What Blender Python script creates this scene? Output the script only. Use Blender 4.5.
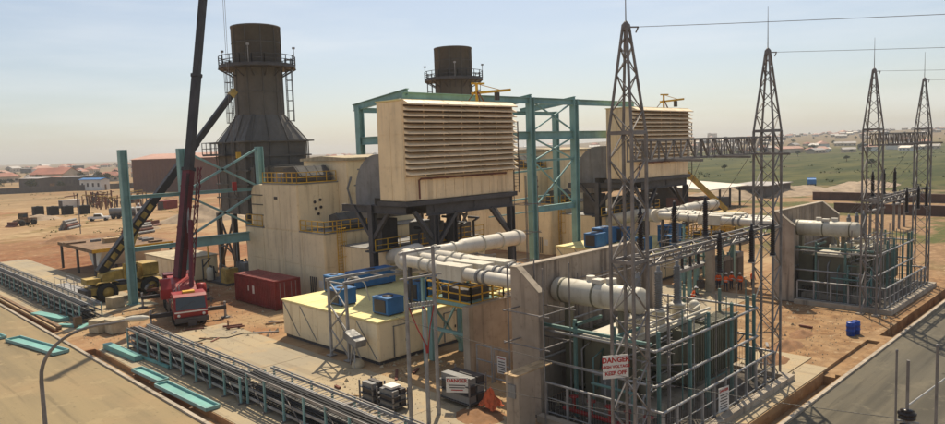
import bpy, bmesh, math, random
from mathutils import Vector, Matrix, noise
R = math.radians
random.seed(7)
for o in list(bpy.data.objects): bpy.data.objects.remove(o, do_unlink=True)
scene = bpy.context.scene
C = scene.collection

# ------------------------------------------------------------------ camera
CAM_H = 15.0
pi_, ro_, ya_ = R(5.1297), R(-1.92674), R(45.16)
fw = Vector((math.cos(ya_)*math.cos(pi_), math.sin(ya_)*math.cos(pi_), -math.sin(pi_)))
rt = Vector((math.sin(ya_), -math.cos(ya_), 0)); up = rt.cross(fw)
r2 = math.cos(ro_)*rt + math.sin(ro_)*up; u2 = -math.sin(ro_)*rt + math.cos(ro_)*up
cam_d = bpy.data.cameras.new('camera'); cam = bpy.data.objects.new('camera', cam_d); C.objects.link(cam)
cam_d.sensor_fit = 'HORIZONTAL'; cam_d.sensor_width = 36; cam_d.lens = 701.52/945*36
cam_d.clip_start = 0.2; cam_d.clip_end = 20000
m = Matrix((r2, u2, -fw)).transposed().to_4x4(); m.translation = (0, 0, CAM_H); cam.matrix_world = m
scene.camera = cam

# ------------------------------------------------------------------ sky and sun
SUN_EL, SUN_AZ = R(54), R(40)            # azimuth counted from +X towards +Y
world = bpy.data.worlds.new('World'); scene.world = world; world.use_nodes = True
wt = world.node_tree; wt.nodes.clear()
wo = wt.nodes.new('ShaderNodeOutputWorld'); wb = wt.nodes.new('ShaderNodeBackground'); sky = wt.nodes.new('ShaderNodeTexSky')
sky.sky_type = 'NISHITA'; sky.sun_disc = False; sky.sun_elevation = SUN_EL; sky.sun_rotation = math.pi/2 - SUN_AZ
sky.air_density = 1.0; sky.dust_density = 1.5; sky.ozone_density = 1.5; sky.altitude = 100
wtc = wt.nodes.new('ShaderNodeTexCoord'); wmp = wt.nodes.new('ShaderNodeMapping'); wmp.inputs['Scale'].default_value = (1.2, 1.2, 9)
wn = wt.nodes.new('ShaderNodeTexNoise'); wn.inputs['Scale'].default_value = 2.1; wn.inputs['Detail'].default_value = 7; wn.inputs['Roughness'].default_value = .55
wr = wt.nodes.new('ShaderNodeMapRange'); wr.inputs[1].default_value = .46; wr.inputs[2].default_value = .78; wr.inputs[3].default_value = .18; wr.inputs[4].default_value = .5
wm = wt.nodes.new('ShaderNodeMix'); wm.data_type = 'RGBA'; wm.inputs[7].default_value = (9.3, 9.5, 9.6, 1)
L = wt.links.new
L(wtc.outputs['Generated'], wmp.inputs['Vector']); L(wmp.outputs[0], wn.inputs['Vector']); L(wn.outputs[0], wr.inputs[0])
L(wr.outputs[0], wm.inputs[0]); L(sky.outputs[0], wm.inputs[6]); L(wm.outputs[2], wb.inputs[0]); L(wb.outputs[0], wo.inputs[0])
wb.inputs[1].default_value = 0.084
sd = bpy.data.lights.new('sun', 'SUN'); sd.energy = 4.7; sd.angle = R(.53); sd.color = (1, .88, .68)
sun = bpy.data.objects.new('sun', sd); C.objects.link(sun); sun.location = (60, 60, 120)
sv = Vector((math.cos(SUN_AZ)*math.cos(SUN_EL), math.sin(SUN_AZ)*math.cos(SUN_EL), math.sin(SUN_EL)))
sun.rotation_euler = sv.to_track_quat('Z', 'Y').to_euler()
scene.view_settings.view_transform = 'Standard'; scene.view_settings.look = 'None'
scene.view_settings.exposure = 0.28; scene.view_settings.gamma = 1.0; scene.view_settings.use_curve_mapping = False
scene.cycles.volume_bounces = 1; scene.cycles.max_bounces = 6; scene.cycles.transparent_max_bounces = 8

# ------------------------------------------------------------------ materials
class NT:
    def __init__(s, name):
        s.m = bpy.data.materials.new(name); s.m.use_nodes = True; s.t = s.m.node_tree
        s.b = s.t.nodes['Principled BSDF']; s.pos = s.t.nodes.new('ShaderNodeNewGeometry').outputs['Position']
    def n(s, t, **k):
        x = s.t.nodes.new(t)
        for a, v in k.items(): setattr(x, a, v)
        return x
    def link(s, a, b): s.t.links.new(a, b)
    def noise(s, scale, detail=4, stretch=(1,1,1), rough=.55):
        mp = s.n('ShaderNodeMapping'); mp.inputs['Scale'].default_value = stretch; s.link(s.pos, mp.inputs['Vector'])
        x = s.n('ShaderNodeTexNoise'); x.inputs['Scale'].default_value = scale; x.inputs['Detail'].default_value = detail
        x.inputs['Roughness'].default_value = rough; s.link(mp.outputs[0], x.inputs['Vector']); return x.outputs[0]
    def rng(s, v, a, b, c=0., d=1., smooth=True):
        x = s.n('ShaderNodeMapRange'); x.interpolation_type = 'SMOOTHSTEP' if smooth else 'LINEAR'
        for i, q in enumerate((a, b, c, d)): x.inputs[i+1].default_value = q
        s.link(v, x.inputs[0]); return x.outputs[0]
    def math(s, op, a, b):
        x = s.n('ShaderNodeMath', operation=op)
        for i, q in enumerate((a, b)):
            if isinstance(q, (int, float)): x.inputs[i].default_value = q
            else: s.link(q, x.inputs[i])
        return x.outputs[0]
    def mix(s, f, a, b):
        x = s.n('ShaderNodeMix', data_type='RGBA')
        for i, q in ((0, f), (6, a), (7, b)):
            if isinstance(q, (int, float)): x.inputs[i].default_value = q
            elif isinstance(q, tuple): x.inputs[i].default_value = (*q, 1)
            else: s.link(q, x.inputs[i])
        return x.outputs[2]
    def xyz(s):
        x = s.n('ShaderNodeSeparateXYZ'); s.link(s.pos, x.inputs[0]); return x.outputs
    def fin(s, col, rough=.7, metal=0, bump=None, bstr=.3, bdist=.02, spec=.35):
        if isinstance(col, tuple): s.b.inputs['Base Color'].default_value = (*col, 1)
        else: s.link(col, s.b.inputs['Base Color'])
        if isinstance(rough, float): s.b.inputs['Roughness'].default_value = rough
        else: s.link(rough, s.b.inputs['Roughness'])
        s.b.inputs['Metallic'].default_value = metal; s.b.inputs['Specular IOR Level'].default_value = spec
        if bump is not None:
            x = s.n('ShaderNodeBump'); x.inputs['Strength'].default_value = bstr; x.inputs['Distance'].default_value = bdist
            s.link(bump, x.inputs['Height']); s.link(x.outputs[0], s.b.inputs['Normal'])
        return s.m

def sc(c, k): return tuple(min(1, x*k) for x in c)
def painted(name, c, rough=.6, dirt=(.09,.07,.05), amt=.35, var=.18, streak=.5, scale=.6, metal=0., bstr=.15):
    s = NT(name)
    a = s.noise(scale, 5); f = s.noise(scale*9, 3); st = s.noise(1.7, 4, (1, 1, .07))
    col = s.mix(s.rng(a, .3, .7), sc(c, 1-var), sc(c, 1+var))
    col = s.mix(s.math('MULTIPLY', s.rng(st, .5, .78), streak*amt*1.6), col, dirt)
    col = s.mix(s.math('MULTIPLY', s.rng(f, .55, .8), amt*.7), col, dirt)
    ro = s.rng(f, .3, .7, max(.05, rough-.1), min(1, rough+.15))
    return s.fin(col, ro, metal, f, bstr, .01)

M = {}
M['beige'] = painted('beige_panel_paint', (.80,.65,.42), .6, (.30,.20,.10), .34, .09, .8, .3)
M['beige_roof'] = painted('cream_roof_paint', (.72,.61,.28), .65, (.3,.2,.09), .45, .12, 0, .35)
M['filter'] = painted('filter_house_paint', (.82,.63,.39), .6, (.2,.13,.08), .3, .1, .8, .3)
M['louvre'] = painted('louvre_paint', (.82,.65,.43), .55, (.2,.13,.08), .3, .1, .3, .5)
M['stack'] = painted('stack_steel', (.102,.093,.082), .6, (.06,.05,.042), .35, .18, .45, .22)
M['hood'] = painted('matt_grey_hood', (.10,.095,.088), .95, (.05,.04,.03), .4, .2, .4, .6)
M['media'] = painted('filter_media', (.16,.105,.065), .9, (.05,.03,.02), .3, .2, 0, 1.)
M['grey'] = painted('grey_steel_paint', (.075,.07,.072), .55, (.05,.04,.03), .4, .2, .4, .6)
M['greyduct'] = painted('grey_duct_paint', (.20,.195,.19), .55, (.1,.08,.06), .45, .2, .8, .4)
M['galv'] = painted('galvanised_steel', (.30,.29,.28), .5, (.18,.12,.08), .45, .25, .4, 1.2, .15)
M['darkgalv'] = painted('weathered_galvanised_steel', (.20,.18,.168), .55, (.13,.09,.065), .45, .25, .4, 1.2, .1)
M['teal'] = painted('teal_steel_paint', (.205,.36,.345), .5, (.12,.09,.06), .35, .15, .5, .5)
M['tealshade'] = painted('shaded_teal_post_paint', (.095,.18,.165), .55, (.09,.07,.05), .45, .2, .6, .9)  # darker copy of the teal, with the transformer bays' shade in its colour
M['tealbright'] = painted('fresh_teal_paint', (.16,.36,.32), .5, (.3,.22,.14), .4, .15, 0, .6)
M['concrete'] = painted('concrete', (.36,.30,.23), .85, (.12,.095,.075), .55, .2, .9, .35, 0, .4)
M['concrete_wall'] = painted('firewall_concrete', (.36,.29,.225), .85, (.10,.075,.06), .6, .22, 1., .3, 0, .4)
M['white'] = painted('white_duct_paint', (.58,.53,.445), .55, (.26,.18,.1), .5, .08, .2, .5)
M['whitetank'] = painted('cream_tank_paint', (.54,.50,.41), .5, (.22,.16,.09), .5, .1, .7, .6)
M['trafo'] = painted('grey_green_transformer_paint', (.16,.15,.105), .5, (.13,.1,.07), .4, .12, .5, .5)
M['yellow'] = painted('yellow_safety_paint', (.58,.33,.03), .5, (.2,.12,.05), .35, .15, .2, 1.)
M['craneyellow'] = painted('faded_yellow_crane_paint', (.40,.27,.07), .6, (.07,.05,.035), .75, .3, .5, 1.1)
M['red'] = painted('red_crane_paint', (.27,.016,.016), .4, (.08,.03,.02), .3, .2, .3, .8)
M['maroon'] = painted('maroon_boom_paint', (.115,.014,.02), .45, (.05,.02,.02), .35, .2, .4, .8)
M['container'] = painted('dark_red_container_paint', (.205,.028,.024), .55, (.09,.04,.03), .45, .2, .6, .7)
M['boom'] = painted('dark_grey_boom', (.035,.03,.03), .5, (.08,.06,.05), .3, .3, .4, .8)
M['blue'] = painted('blue_paint', (.035,.15,.36), .5, (.1,.08,.06), .3, .15, .3, 1.)
M['barrelblue'] = painted('blue_plastic', (.012,.05,.27), .4, (.1,.07,.05), .3, .1, .2, 2.)
M['black'] = painted('black_rubber', (.02,.019,.018), .8, (.13,.1,.07), .5, .3, 0, 2.)
M['insul'] = painted('dark_brown_porcelain', (.022,.014,.012), .3, (.1,.08,.06), .2, .2, 0, 2.)
M['greyporc'] = painted('grey_porcelain', (.20,.195,.19), .35, (.1,.08,.06), .3, .12, .2, 2.)
M['wood'] = painted('weathered_timber', (.42,.29,.16), .8, (.15,.1,.06), .5, .25, 0, 2.)
M['timber_dark'] = painted('dark_timber', (.19,.115,.065), .85, (.08,.05,.03), .5, .25, 0, 1.5)
M['rust'] = painted('rusty_brown_paint', (.155,.062,.043), .8, (.06,.03,.02), .45, .2, .4, .3)
M['rustwall'] = painted('brown_cladding', (.155,.075,.055), .75, (.08,.045,.035), .3, .1, .9, .08)
M['brownwall'] = painted('dull_brown_wall', (.11,.062,.047), .85, (.06,.04,.03), .5, .25, .6, .3)
M['pinkroof'] = painted('pale_red_sheet_roof', (.42,.235,.175), .7, (.25,.14,.1), .4, .12, 0, .1)
M['redroof'] = painted('red_sheet_roof', (.30,.115,.075), .7, (.2,.1,.07), .4, .2, 0, .1)
M['greyroof'] = painted('grey_sheet_roof', (.30,.27,.25), .6, (.2,.1,.07), .5, .2, 0, .1)
M['paleroof'] = painted('pale_sheet_roof', (.62,.55,.46), .6, (.3,.2,.13), .4, .12, 0, .2)
M['housewall'] = painted('rendered_house_wall', (.50,.41,.31), .85, (.25,.17,.1), .4, .2, .5, .1)
M['blockwall'] = painted('bare_block_wall', (.115,.10,.092), .9, (.06,.05,.04), .5, .2, .5, .15)
M['whitewall'] = painted('white_render', (.66,.63,.58), .8, (.3,.25,.2), .3, .1, .3, .2)
M['vehwhite'] = painted('white_vehicle_paint', (.66,.65,.62), .3, (.35,.24,.14), .35, .06, .2, 1.5)
M['orange'] = painted('orange_vest_fabric', (.80,.12,.02), .85, (.2,.05,.02), .2, .15, 0, 6.)
M['trouser'] = painted('dark_workwear', (.03,.035,.055), .9, (.1,.08,.06), .3, .2, 0, 6.)
M['skin'] = painted('brown_skin', (.13,.065,.04), .55, (.1,.05,.03), .1, .08, 0, 6.)
M['helmet'] = painted('white_helmet_plastic', (.75,.74,.70), .35, (.4,.3,.2), .15, .05, 0, 6.)
M['signwhite'] = painted('white_sign_enamel', (.70,.66,.60), .45, (.4,.3,.2), .3, .06, .4, 2.)
M['signred'] = painted('red_sign_ink', (.42,.03,.025), .5, (.3,.1,.08), .2, .1, 0, 3.)
M['signdark'] = painted('dark_sign_ink', (.06,.05,.05), .5, (.2,.15,.1), .2, .1, 0, 3.)
M['cable'] = painted('black_cable', (.025,.023,.022), .6, (.12,.09,.06), .5, .3, 0, 2.)
M['redcable'] = painted('red_cable', (.34,.025,.02), .5, (.1,.04,.03), .3, .1, 0, 2.)
M['mound'] = painted('red_earth', (.24,.125,.06), .95, (.14,.065,.03), .6, .25, 0, .8, 0, .8)
M['sandpile'] = painted('grey_sand', (.29,.215,.145), .95, (.17,.115,.07), .6, .25, 0, .5, 0, .8)
M['stone'] = painted('cut_stone_block', (.42,.345,.23), .9, (.18,.13,.08), .5, .2, .3, 1.5, 0, .6)
M['gravel'] = painted('oily_shaded_gravel', (.085,.07,.055), .95, (.03,.025,.02), .6, .4, 0, 1.5, 0, .8)  # oily floor stone; the shade of the bays is also put into this dark colour
M['bark'] = painted('bark', (.10,.07,.05), .9, (.05,.03,.02), .5, .2, 0, 2.)
M['leaf'] = painted('scrub_leaves', (.085,.105,.038), .8, (.13,.11,.04), .5, .35, 0, .06)
M['leafdark'] = painted('tree_leaves', (.040,.052,.022), .8, (.07,.06,.025), .4, .3, 0, .1)
M['grasstuft'] = painted('dry_green_grass', (.16,.165,.055), .85, (.19,.16,.06), .5, .3, 0, .05)
s = NT('dark_glass'); M['glass'] = s.fin((.015,.02,.025), .08, 0, spec=.6)
s = NT('orange_net'); M['net'] = s.fin(s.mix(s.rng(s.noise(3), .4, .6), (.62,.13,.05), (.42,.10,.04)), .9)

def ground_material():
    s = NT('bare_earth_and_scrub'); x, y, z = s.xyz()
    big = s.noise(.011, 6, rough=.6); med = s.noise(.07, 6, rough=.62); fine = s.noise(.9, 6, rough=.65); tiny = s.noise(7, 4, rough=.7)
    sand = s.mix(s.rng(med, .35, .65), (.31,.205,.108), (.43,.305,.175))
    red = s.mix(s.rng(fine, .35, .7), (.22,.092,.04), (.30,.145,.068))
    col = s.mix(s.rng(s.math('ADD', s.math('MULTIPLY', big, .55), s.math('MULTIPLY', med, .45)), .46, .56), sand, red)
    # red bank west of the trays
    bank = s.math('MULTIPLY', s.math('MULTIPLY', s.rng(y, 104, 112), s.rng(y, 170, 150)), s.rng(x, 62, 44))
    col = s.mix(s.math('MULTIPLY', bank, s.rng(med, .3, .6, .5, .95)), col, s.mix(s.rng(fine, .35, .65), (.13,.045,.018), (.26,.105,.045)))
    # dry grass patches on the left field
    fld = s.math('MULTIPLY', s.rng(y, 130, 175), s.rng(med, .5, .62))
    col = s.mix(s.math('MULTIPLY', fld, .75), col, (.20,.155,.06))
    col = s.mix(s.math('MULTIPLY', s.rng(y, 250, 330), s.rng(s.noise(.03, 5), .38, .6, .3, .9)), col, (.20,.14,.07))
    col = s.mix(s.math('MULTIPLY', s.rng(y, 120, 150), s.rng(s.noise(.16, 5, (.35, 1, 1)), .54, .66)), col, (.25,.15,.07))
    # green scrub plain on the right, reddish strip before it
    edge = s.math('ADD', x, s.math('MULTIPLY', s.math('SUBTRACT', med, .5), 150))
    g = s.math('MULTIPLY', s.rng(edge, 185, 235), s.rng(s.math('SUBTRACT', x, s.math('MULTIPLY', y, .75)), 20, 110))
    grass = s.mix(s.rng(s.noise(.03, 8, (.6, 1.8, 1), .72), .4, .6), (.028,.038,.006), (.078,.076,.02))
    grass = s.mix(s.rng(big, .56, .68), grass, (.09,.068,.03))
    # red-brown trodden soil round the transformer bays
    bay = s.math('MULTIPLY', s.rng(x, 40, 47), s.rng(s.math('ADD', y, s.math('MULTIPLY', med, 8)), 40, 34))
    col = s.mix(s.math('MULTIPLY', bay, s.rng(s.noise(.35, 6, rough=.65), .3, .62, .35, .95)), col, s.mix(s.rng(fine, .4, .62), (.16,.082,.038), (.30,.175,.085)))
    # darker worked soil beyond the second unit
    wk = s.math('MULTIPLY', s.math('MULTIPLY', s.rng(x, 84, 100), s.rng(x, 215, 180)), s.rng(s.math('SUBTRACT', x, y), 30, 70))
    col = s.mix(s.math('MULTIPLY', wk, s.rng(med, .3, .6, .55, .95)), col, s.mix(s.rng(fine, .4, .65), (.20,.12,.065), (.30,.19,.105)))
    col = s.mix(s.math('MULTIPLY', wk, s.rng(s.noise(.07, 6), .49, .56)), col, (.075,.085,.024))
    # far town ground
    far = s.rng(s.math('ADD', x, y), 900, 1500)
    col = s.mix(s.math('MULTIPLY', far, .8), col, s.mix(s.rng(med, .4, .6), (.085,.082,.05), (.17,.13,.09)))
    vor = s.n('ShaderNodeTexVoronoi'); vor.inputs['Scale'].default_value = .33; s.link(s.pos, vor.inputs['Vector'])
    col = s.mix(s.math('MULTIPLY', s.rng(s.noise(.28, 6, rough=.7), .52, .62), .5), col, (.20,.115,.055))
    col = s.mix(s.math('MULTIPLY', s.rng(s.noise(.55, 6, rough=.7), .56, .66), .45), col, (.50,.375,.23))
    # tyre tracks and grit
    trk = s.noise(.9, 5, (.06, 1.6, 1)); col = s.mix(s.rng(trk, .53, .62, 0, .5), col, (.21,.125,.065))
    trk2 = s.noise(.8, 5, (1.5, .07, 1)); col = s.mix(s.rng(trk2, .56, .64, 0, .4), col, (.24,.145,.075))
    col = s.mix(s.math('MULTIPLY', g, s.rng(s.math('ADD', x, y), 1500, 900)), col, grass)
    col = s.mix(s.rng(tiny, .6, .85, 0, .35), col, (.18,.115,.07))
    return s.fin(col, .95, 0, s.math('ADD', fine, s.math('MULTIPLY', tiny, .3)), .6, .06, spec=.15)
def road_material(name, along, c1, c2, c3):
    s = NT(name)
    st = (.05, 1.2, 1) if along == 'x' else (1.2, .05, 1)
    a = s.noise(.35, 6, st, .6); b = s.noise(.16, 5); f = s.noise(5, 5, rough=.7); w = s.noise(1.3, 4, st)
    col = s.mix(s.rng(a, .38, .62), c1, c2)
    col = s.mix(s.rng(b, .42, .68, 0, .75), col, c3)
    col = s.mix(s.rng(w, .56, .7, 0, .5), col, sc(c1, .62))
    crk = s.noise(2.2, 6, rough=.75); col = s.mix(s.rng(crk, .58, .68, 0, .55), col, sc(c1, .5))
    col = s.mix(s.rng(s.noise(.42, 6, rough=.7), .55, .63, 0, .5), col, sc(c2, 1.25))
    col = s.mix(s.rng(s.noise(.5, 3), .69, .73, 0, .6), col, sc(c1, .35))
    col = s.mix(s.rng(f, .58, .8, 0, .4), col, sc(c1, .6))
    return s.fin(col, .9, 0, f, .4, .02, spec=.2)
def slab_material():
    s = NT('dusty_concrete_slab'); a = s.noise(.12, 5, rough=.6); b = s.noise(.5, 5); f = s.noise(6, 4, rough=.7)
    col = s.mix(s.rng(a, .4, .6), (.31,.26,.185), (.37,.295,.19))
    col = s.mix(s.rng(b, .52, .7, 0, .65), col, (.43,.30,.165))
    col = s.mix(s.rng(s.noise(.9, 6, rough=.7), .57, .66, 0, .55), col, (.19,.15,.105))
    col = s.mix(s.rng(s.noise(.33, 3), .68, .72, 0, .7), col, (.10,.08,.06))
    trk = s.noise(1.1, 5, (1.5, .05, 1)); col = s.mix(s.rng(trk, .55, .63, 0, .4), col, (.22,.17,.115))
    col = s.mix(s.rng(f, .6, .8, 0, .3), col, (.17,.13,.1))
    return s.fin(col, .9, 0, f, .3, .015, spec=.2)
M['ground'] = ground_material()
M['road_left'] = road_material('dusty_road_left', 'y', (.195,.152,.09), (.265,.202,.112), (.30,.212,.115))
M['road_right'] = road_material('dusty_asphalt_right', 'x', (.070,.062,.047), (.125,.107,.076), (.098,.088,.068))
M['slab'] = slab_material()

# ------------------------------------------------------------------ mesh helpers
class MB:
    """collects shapes; world coordinates minus the thing's base are stored"""
    def __init__(s, root=None, o=None):
        s.v = []; s.f = []; s.o = Vector(o) if o is not None else (Vector(root['base']) if root is not None and 'base' in root else Vector((0,0,0)))
        s.sm = []
    def add(s, vs, fs, smooth=False):
        k = len(s.v); s.v += [Vector(v)-s.o for v in vs]; s.f += [tuple(i+k for i in f) for f in fs]; s.sm += [smooth]*len(fs); return s
    def box(s, x0, x1, y0, y1, z0, z1):
        vs = [(x, y, z) for z in (z0, z1) for y in (y0, y1) for x in (x0, x1)]
        return s.add(vs, [(0,2,3,1),(4,5,7,6),(0,1,5,4),(2,6,7,3),(0,4,6,2),(1,3,7,5)])
    def frame(s, p, q, hint=None):
        p = Vector(p); q = Vector(q); d = (q-p); d.normalize()
        h = Vector(hint) if hint else (Vector((0,0,1)) if abs(d.z) < .95 else Vector((1,0,0)))
        a = d.cross(h).normalized(); b = a.cross(d).normalized(); return p, q, a, b
    def bar(s, p, q, w, h=None, hint=None):
        h = h or w; p, q, a, b = s.frame(p, q, hint); vs = []
        for c in (p, q):
            for i, j in ((-1,-1),(1,-1),(1,1),(-1,1)): vs.append(c + a*i*w/2 + b*j*h/2)
        return s.add(vs, [(3,2,1,0),(4,5,6,7)] + [(i, (i+1)%4, 4+(i+1)%4, 4+i) for i in range(4)])
    def ibeam(s, p, q, w, h, t=None, hint=None):
        t = t or w*.14; p, q, a, b = s.frame(p, q, hint)
        s.bar(p+b*(h/2-t/2), q+b*(h/2-t/2), w, t, hint); s.bar(p-b*(h/2-t/2), q-b*(h/2-t/2), w, t, hint)
        return s.bar(p, q, t, h-2*t, hint)
    def tube(s, p, q, r, n=8, r2=None, cap=True):
        r2 = r if r2 is None else r2; p, q, a, b = s.frame(p, q); vs = []
        for c, rr in ((p, r), (q, r2)):
            for i in range(n): t = 2*math.pi*i/n; vs.append(c + (a*math.cos(t)+b*math.sin(t))*rr)
        s.add(vs, [(i, (i+1)%n, n+(i+1)%n, n+i) for i in range(n)], n > 6)
        if cap: s.add(vs[:n], [tuple(range(n))[::-1]]); s.add(vs[n:], [tuple(range(n))])
        return s
    def path(s, pts, r, n=6):
        pts = [Vector(p) for p in pts]; vs = []; a = None
        for i, p in enumerate(pts):
            d = (pts[min(i+1, len(pts)-1)] - pts[max(i-1, 0)]).normalized()
            if a is None: a = d.cross(Vector((0,0,1)) if abs(d.z) < .9 else Vector((1,0,0))).normalized()
            else: a = (a - d*a.dot(d)).normalized()
            b = d.cross(a); rr = r[i] if isinstance(r, (list, tuple)) else r
            vs += [p + (a*math.cos(2*math.pi*k/n)+b*math.sin(2*math.pi*k/n))*rr for k in range(n)]
        fs = [(i*n+k, i*n+(k+1)%n, (i+1)*n+(k+1)%n, (i+1)*n+k) for i in range(len(pts)-1) for k in range(n)]
        s.add(vs, fs, n > 5); s.add(vs[:n], [tuple(range(n))[::-1]]); return s.add(vs[-n:], [tuple(range(n))])
    def lathe(s, c, prof, n=16, axis='z', smooth=True, cap=True):
        c = Vector(c); vs = []
        for r, h in prof:
            for i in range(n):
                t = 2*math.pi*i/n; u, w = r*math.cos(t), r*math.sin(t)
                vs.append(c + (Vector((u, w, h)) if axis == 'z' else Vector((h, u, w)) if axis == 'x' else Vector((w, h, u))))
        m_ = len(prof); fs = [(j*n+i, j*n+(i+1)%n, (j+1)*n+(i+1)%n, (j+1)*n+i) for j in range(m_-1) for i in range(n)]
        s.add(vs, fs, smooth)
        if not cap: return s
        if prof[0][0] > 1e-4: s.add(vs[:n], [tuple(range(n))[::-1]])
        if prof[-1][0] > 1e-4: s.add(vs[-n:], [tuple(range(n))])
        return s
    def prism(s, poly, axis, a, b):
        """poly in the two other axes (x: (y,z), y: (x,z), z: (x,y))"""
        n = len(poly); put = {'x': lambda u, w, t: (t, u, w), 'y': lambda u, w, t: (u, t, w), 'z': lambda u, w, t: (u, w, t)}[axis]
        vs = [put(u, w, a) for u, w in poly] + [put(u, w, b) for u, w in poly]
        return s.add(vs, [tuple(range(n))[::-1], tuple(range(n, 2*n))] + [(i, (i+1)%n, n+(i+1)%n, n+i) for i in range(n)])
    def mesh(s, name, mt):
        me = bpy.data.meshes.new(name); me.from_pydata([tuple(v) for v in s.v], [], s.f); me.materials.append(M[mt] if isinstance(mt, str) else mt)
        me.polygons.foreach_set('use_smooth', s.sm); bm = bmesh.new(); bm.from_mesh(me); bmesh.ops.recalc_face_normals(bm, faces=bm.faces); bm.to_mesh(me); bm.free()
        return me
    def build(s, name, mt, parent=None, label=None):
        o = bpy.data.objects.new(name, s.mesh(name, mt)); C.objects.link(o)
        if parent is not None: o.parent = parent
        else: o.location = s.o
        if label: o['label'] = label
        return o

def build_each(b, name, mt, parent):
    """every connected piece of the collected shapes becomes a part of its own"""
    par = list(range(len(b.v)))
    def find(i):
        while par[i] != i: par[i] = par[par[i]]; i = par[i]
        return i
    for f in b.f:
        for q in f[1:]: par[find(q)] = find(f[0])
    grp = {}
    for k, f in enumerate(b.f): grp.setdefault(find(f[0]), []).append(k)
    for ks in grp.values():
        q = MB(); ids = sorted({i for k in ks for i in b.f[k]}); mp = {i: n for n, i in enumerate(ids)}
        q.v = [b.v[i] for i in ids]; q.f = [tuple(mp[i] for i in b.f[k]) for k in ks]; q.sm = [b.sm[k] for k in ks]; q.build(name, mt, parent)
def tag(o, label=None, cat=None, group=None, kind=None):
    for k, v in (('label', label), ('category', cat), ('group', group), ('kind', kind)):
        if v: o[k] = v
    return o
def thing(name, label, cat, base=(0,0,0), group=None, rz=0, local=False):
    o = bpy.data.objects.new(name, None); C.objects.link(o); o.location = base; o.rotation_euler.z = rz
    o['base'] = (0., 0., 0.) if local else tuple(float(v) for v in base)
    o.empty_display_size = .3
    return tag(o, label, cat, group)
def inst(src, name, parent, loc, rz=0, scale=None):
    o = bpy.data.objects.new(name, src); C.objects.link(o); o.parent = parent; o.location = loc; o.rotation_euler.z = rz
    if scale: o.scale = scale
    return o
def copy_tree(o, d=(0,0,0), label=None, parent=None):
    c = o.copy(); C.objects.link(c); c.parent = parent
    if parent is None: c.location = o.location + Vector(d)
    if label: c['label'] = label
    for ch in list(o.children): copy_tree(ch, parent=c)
    return c
def rail(b, pts, h=1.1, r=.035, step=1.5, closed=False):
    """handrail along a polyline: posts, top and mid rail"""
    if closed: pts = pts + [pts[0]]
    for p, q in zip(pts, pts[1:]):
        p = Vector(p); q = Vector(q); n = max(1, round((q-p).length/step)); up_ = Vector((0,0,1))
        for i in range(n+1): c = p.lerp(q, i/n); b.bar(c, c+up_*h, r*1.6)
        for k in (.52, 1): b.bar(p+up_*h*k, q+up_*h*k, r*1.6)
        b.bar(p+up_*.06, q+up_*.06, .02, .12)
def text(name, body, size, mt, parent, loc, rot, label=None):
    cu = bpy.data.curves.new(name, 'FONT'); cu.body = body; cu.size = size; cu.align_x = 'CENTER'; cu.align_y = 'CENTER'; cu.extrude = .004; cu.offset = size*.035
    cu.resolution_u = 3; cu.space_line = .95
    t = bpy.data.objects.new(name, cu); C.objects.link(t); bpy.context.view_layer.update()
    me = bpy.data.meshes.new_from_object(t.evaluated_get(bpy.context.evaluated_depsgraph_get())); bpy.data.objects.remove(t); bpy.data.curves.remove(cu)
    me.materials.clear(); me.materials.append(M[mt]); o = bpy.data.objects.new(name, me); C.objects.link(o); o.parent = parent; o.location = loc; o.rotation_euler = rot
    return o
D = 36.5      # distance from one turbine unit to the next

# ------------------------------------------------------------------ ground, roads, slabs
def land(x, y):
    d = math.hypot(x, y)
    if d < 130: return 0.
    az = math.degrees(math.atan2(y, x))
    k = min(1, (d-130)/400)
    h = k*1.1*noise.noise((x*.008, y*.008, 1.3))
    right = max(0, min(1, (48-az)/16)); k2 = max(0, min(1, (d-430)/1700)); k2 = k2*k2*(3-2*k2)
    h += k2*(7 + 17*right + 9*noise.noise((x*.0011, y*.0011, 4.1)) + 4*noise.noise((x*.004, y*.004, 7.7)))
    return h
TRENCH = [(16.35,17.25,18,61,-.42), (16.35,17.05,70,96,-.42), (18,46.6,14.4,15.45,-.8), (46.6,56.2,14.75,15.6,-.22), (58,104,14.4,15.3,-.8)]
def lines(lo, hi, f0, f1, extra, st=4.):
    a = {round(f0+i*st, 3) for i in range(int((f1-f0)/st)+1)}
    v, d = f1, st
    while v < hi: d *= 1.07; v += d; a.add(round(v, 2))
    v, d = f0, st
    while v > lo: d *= 1.2; v -= d; a.add(round(v, 2))
    for e in extra: a |= {round(e-.004, 3), round(e+.004, 3)}
    return sorted(a)
xs = lines(-1500, 7500, -20, 252, {e for t in TRENCH for e in t[:2]}); ys = lines(-1500, 7500, -20, 252, {e for t in TRENCH for e in t[2:4]})
gv, gf = [], []
for y in ys:
    for x in xs:
        z = land(x, y)
        for a, b, c, d, e in TRENCH:
            if a < x < b and c < y < d: z = e
        gv.append((x, y, z))
nx = len(xs)
for j in range(len(ys)-1):
    for i in range(nx-1): gf.append((j*nx+i, j*nx+i+1, (j+1)*nx+i+1, (j+1)*nx+i))
g = MB(); g.add(gv, gf); ground = tag(g.build('ground', 'ground'), 'bare red and sandy earth running out to green scrub', 'ground', kind='structure')

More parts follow.
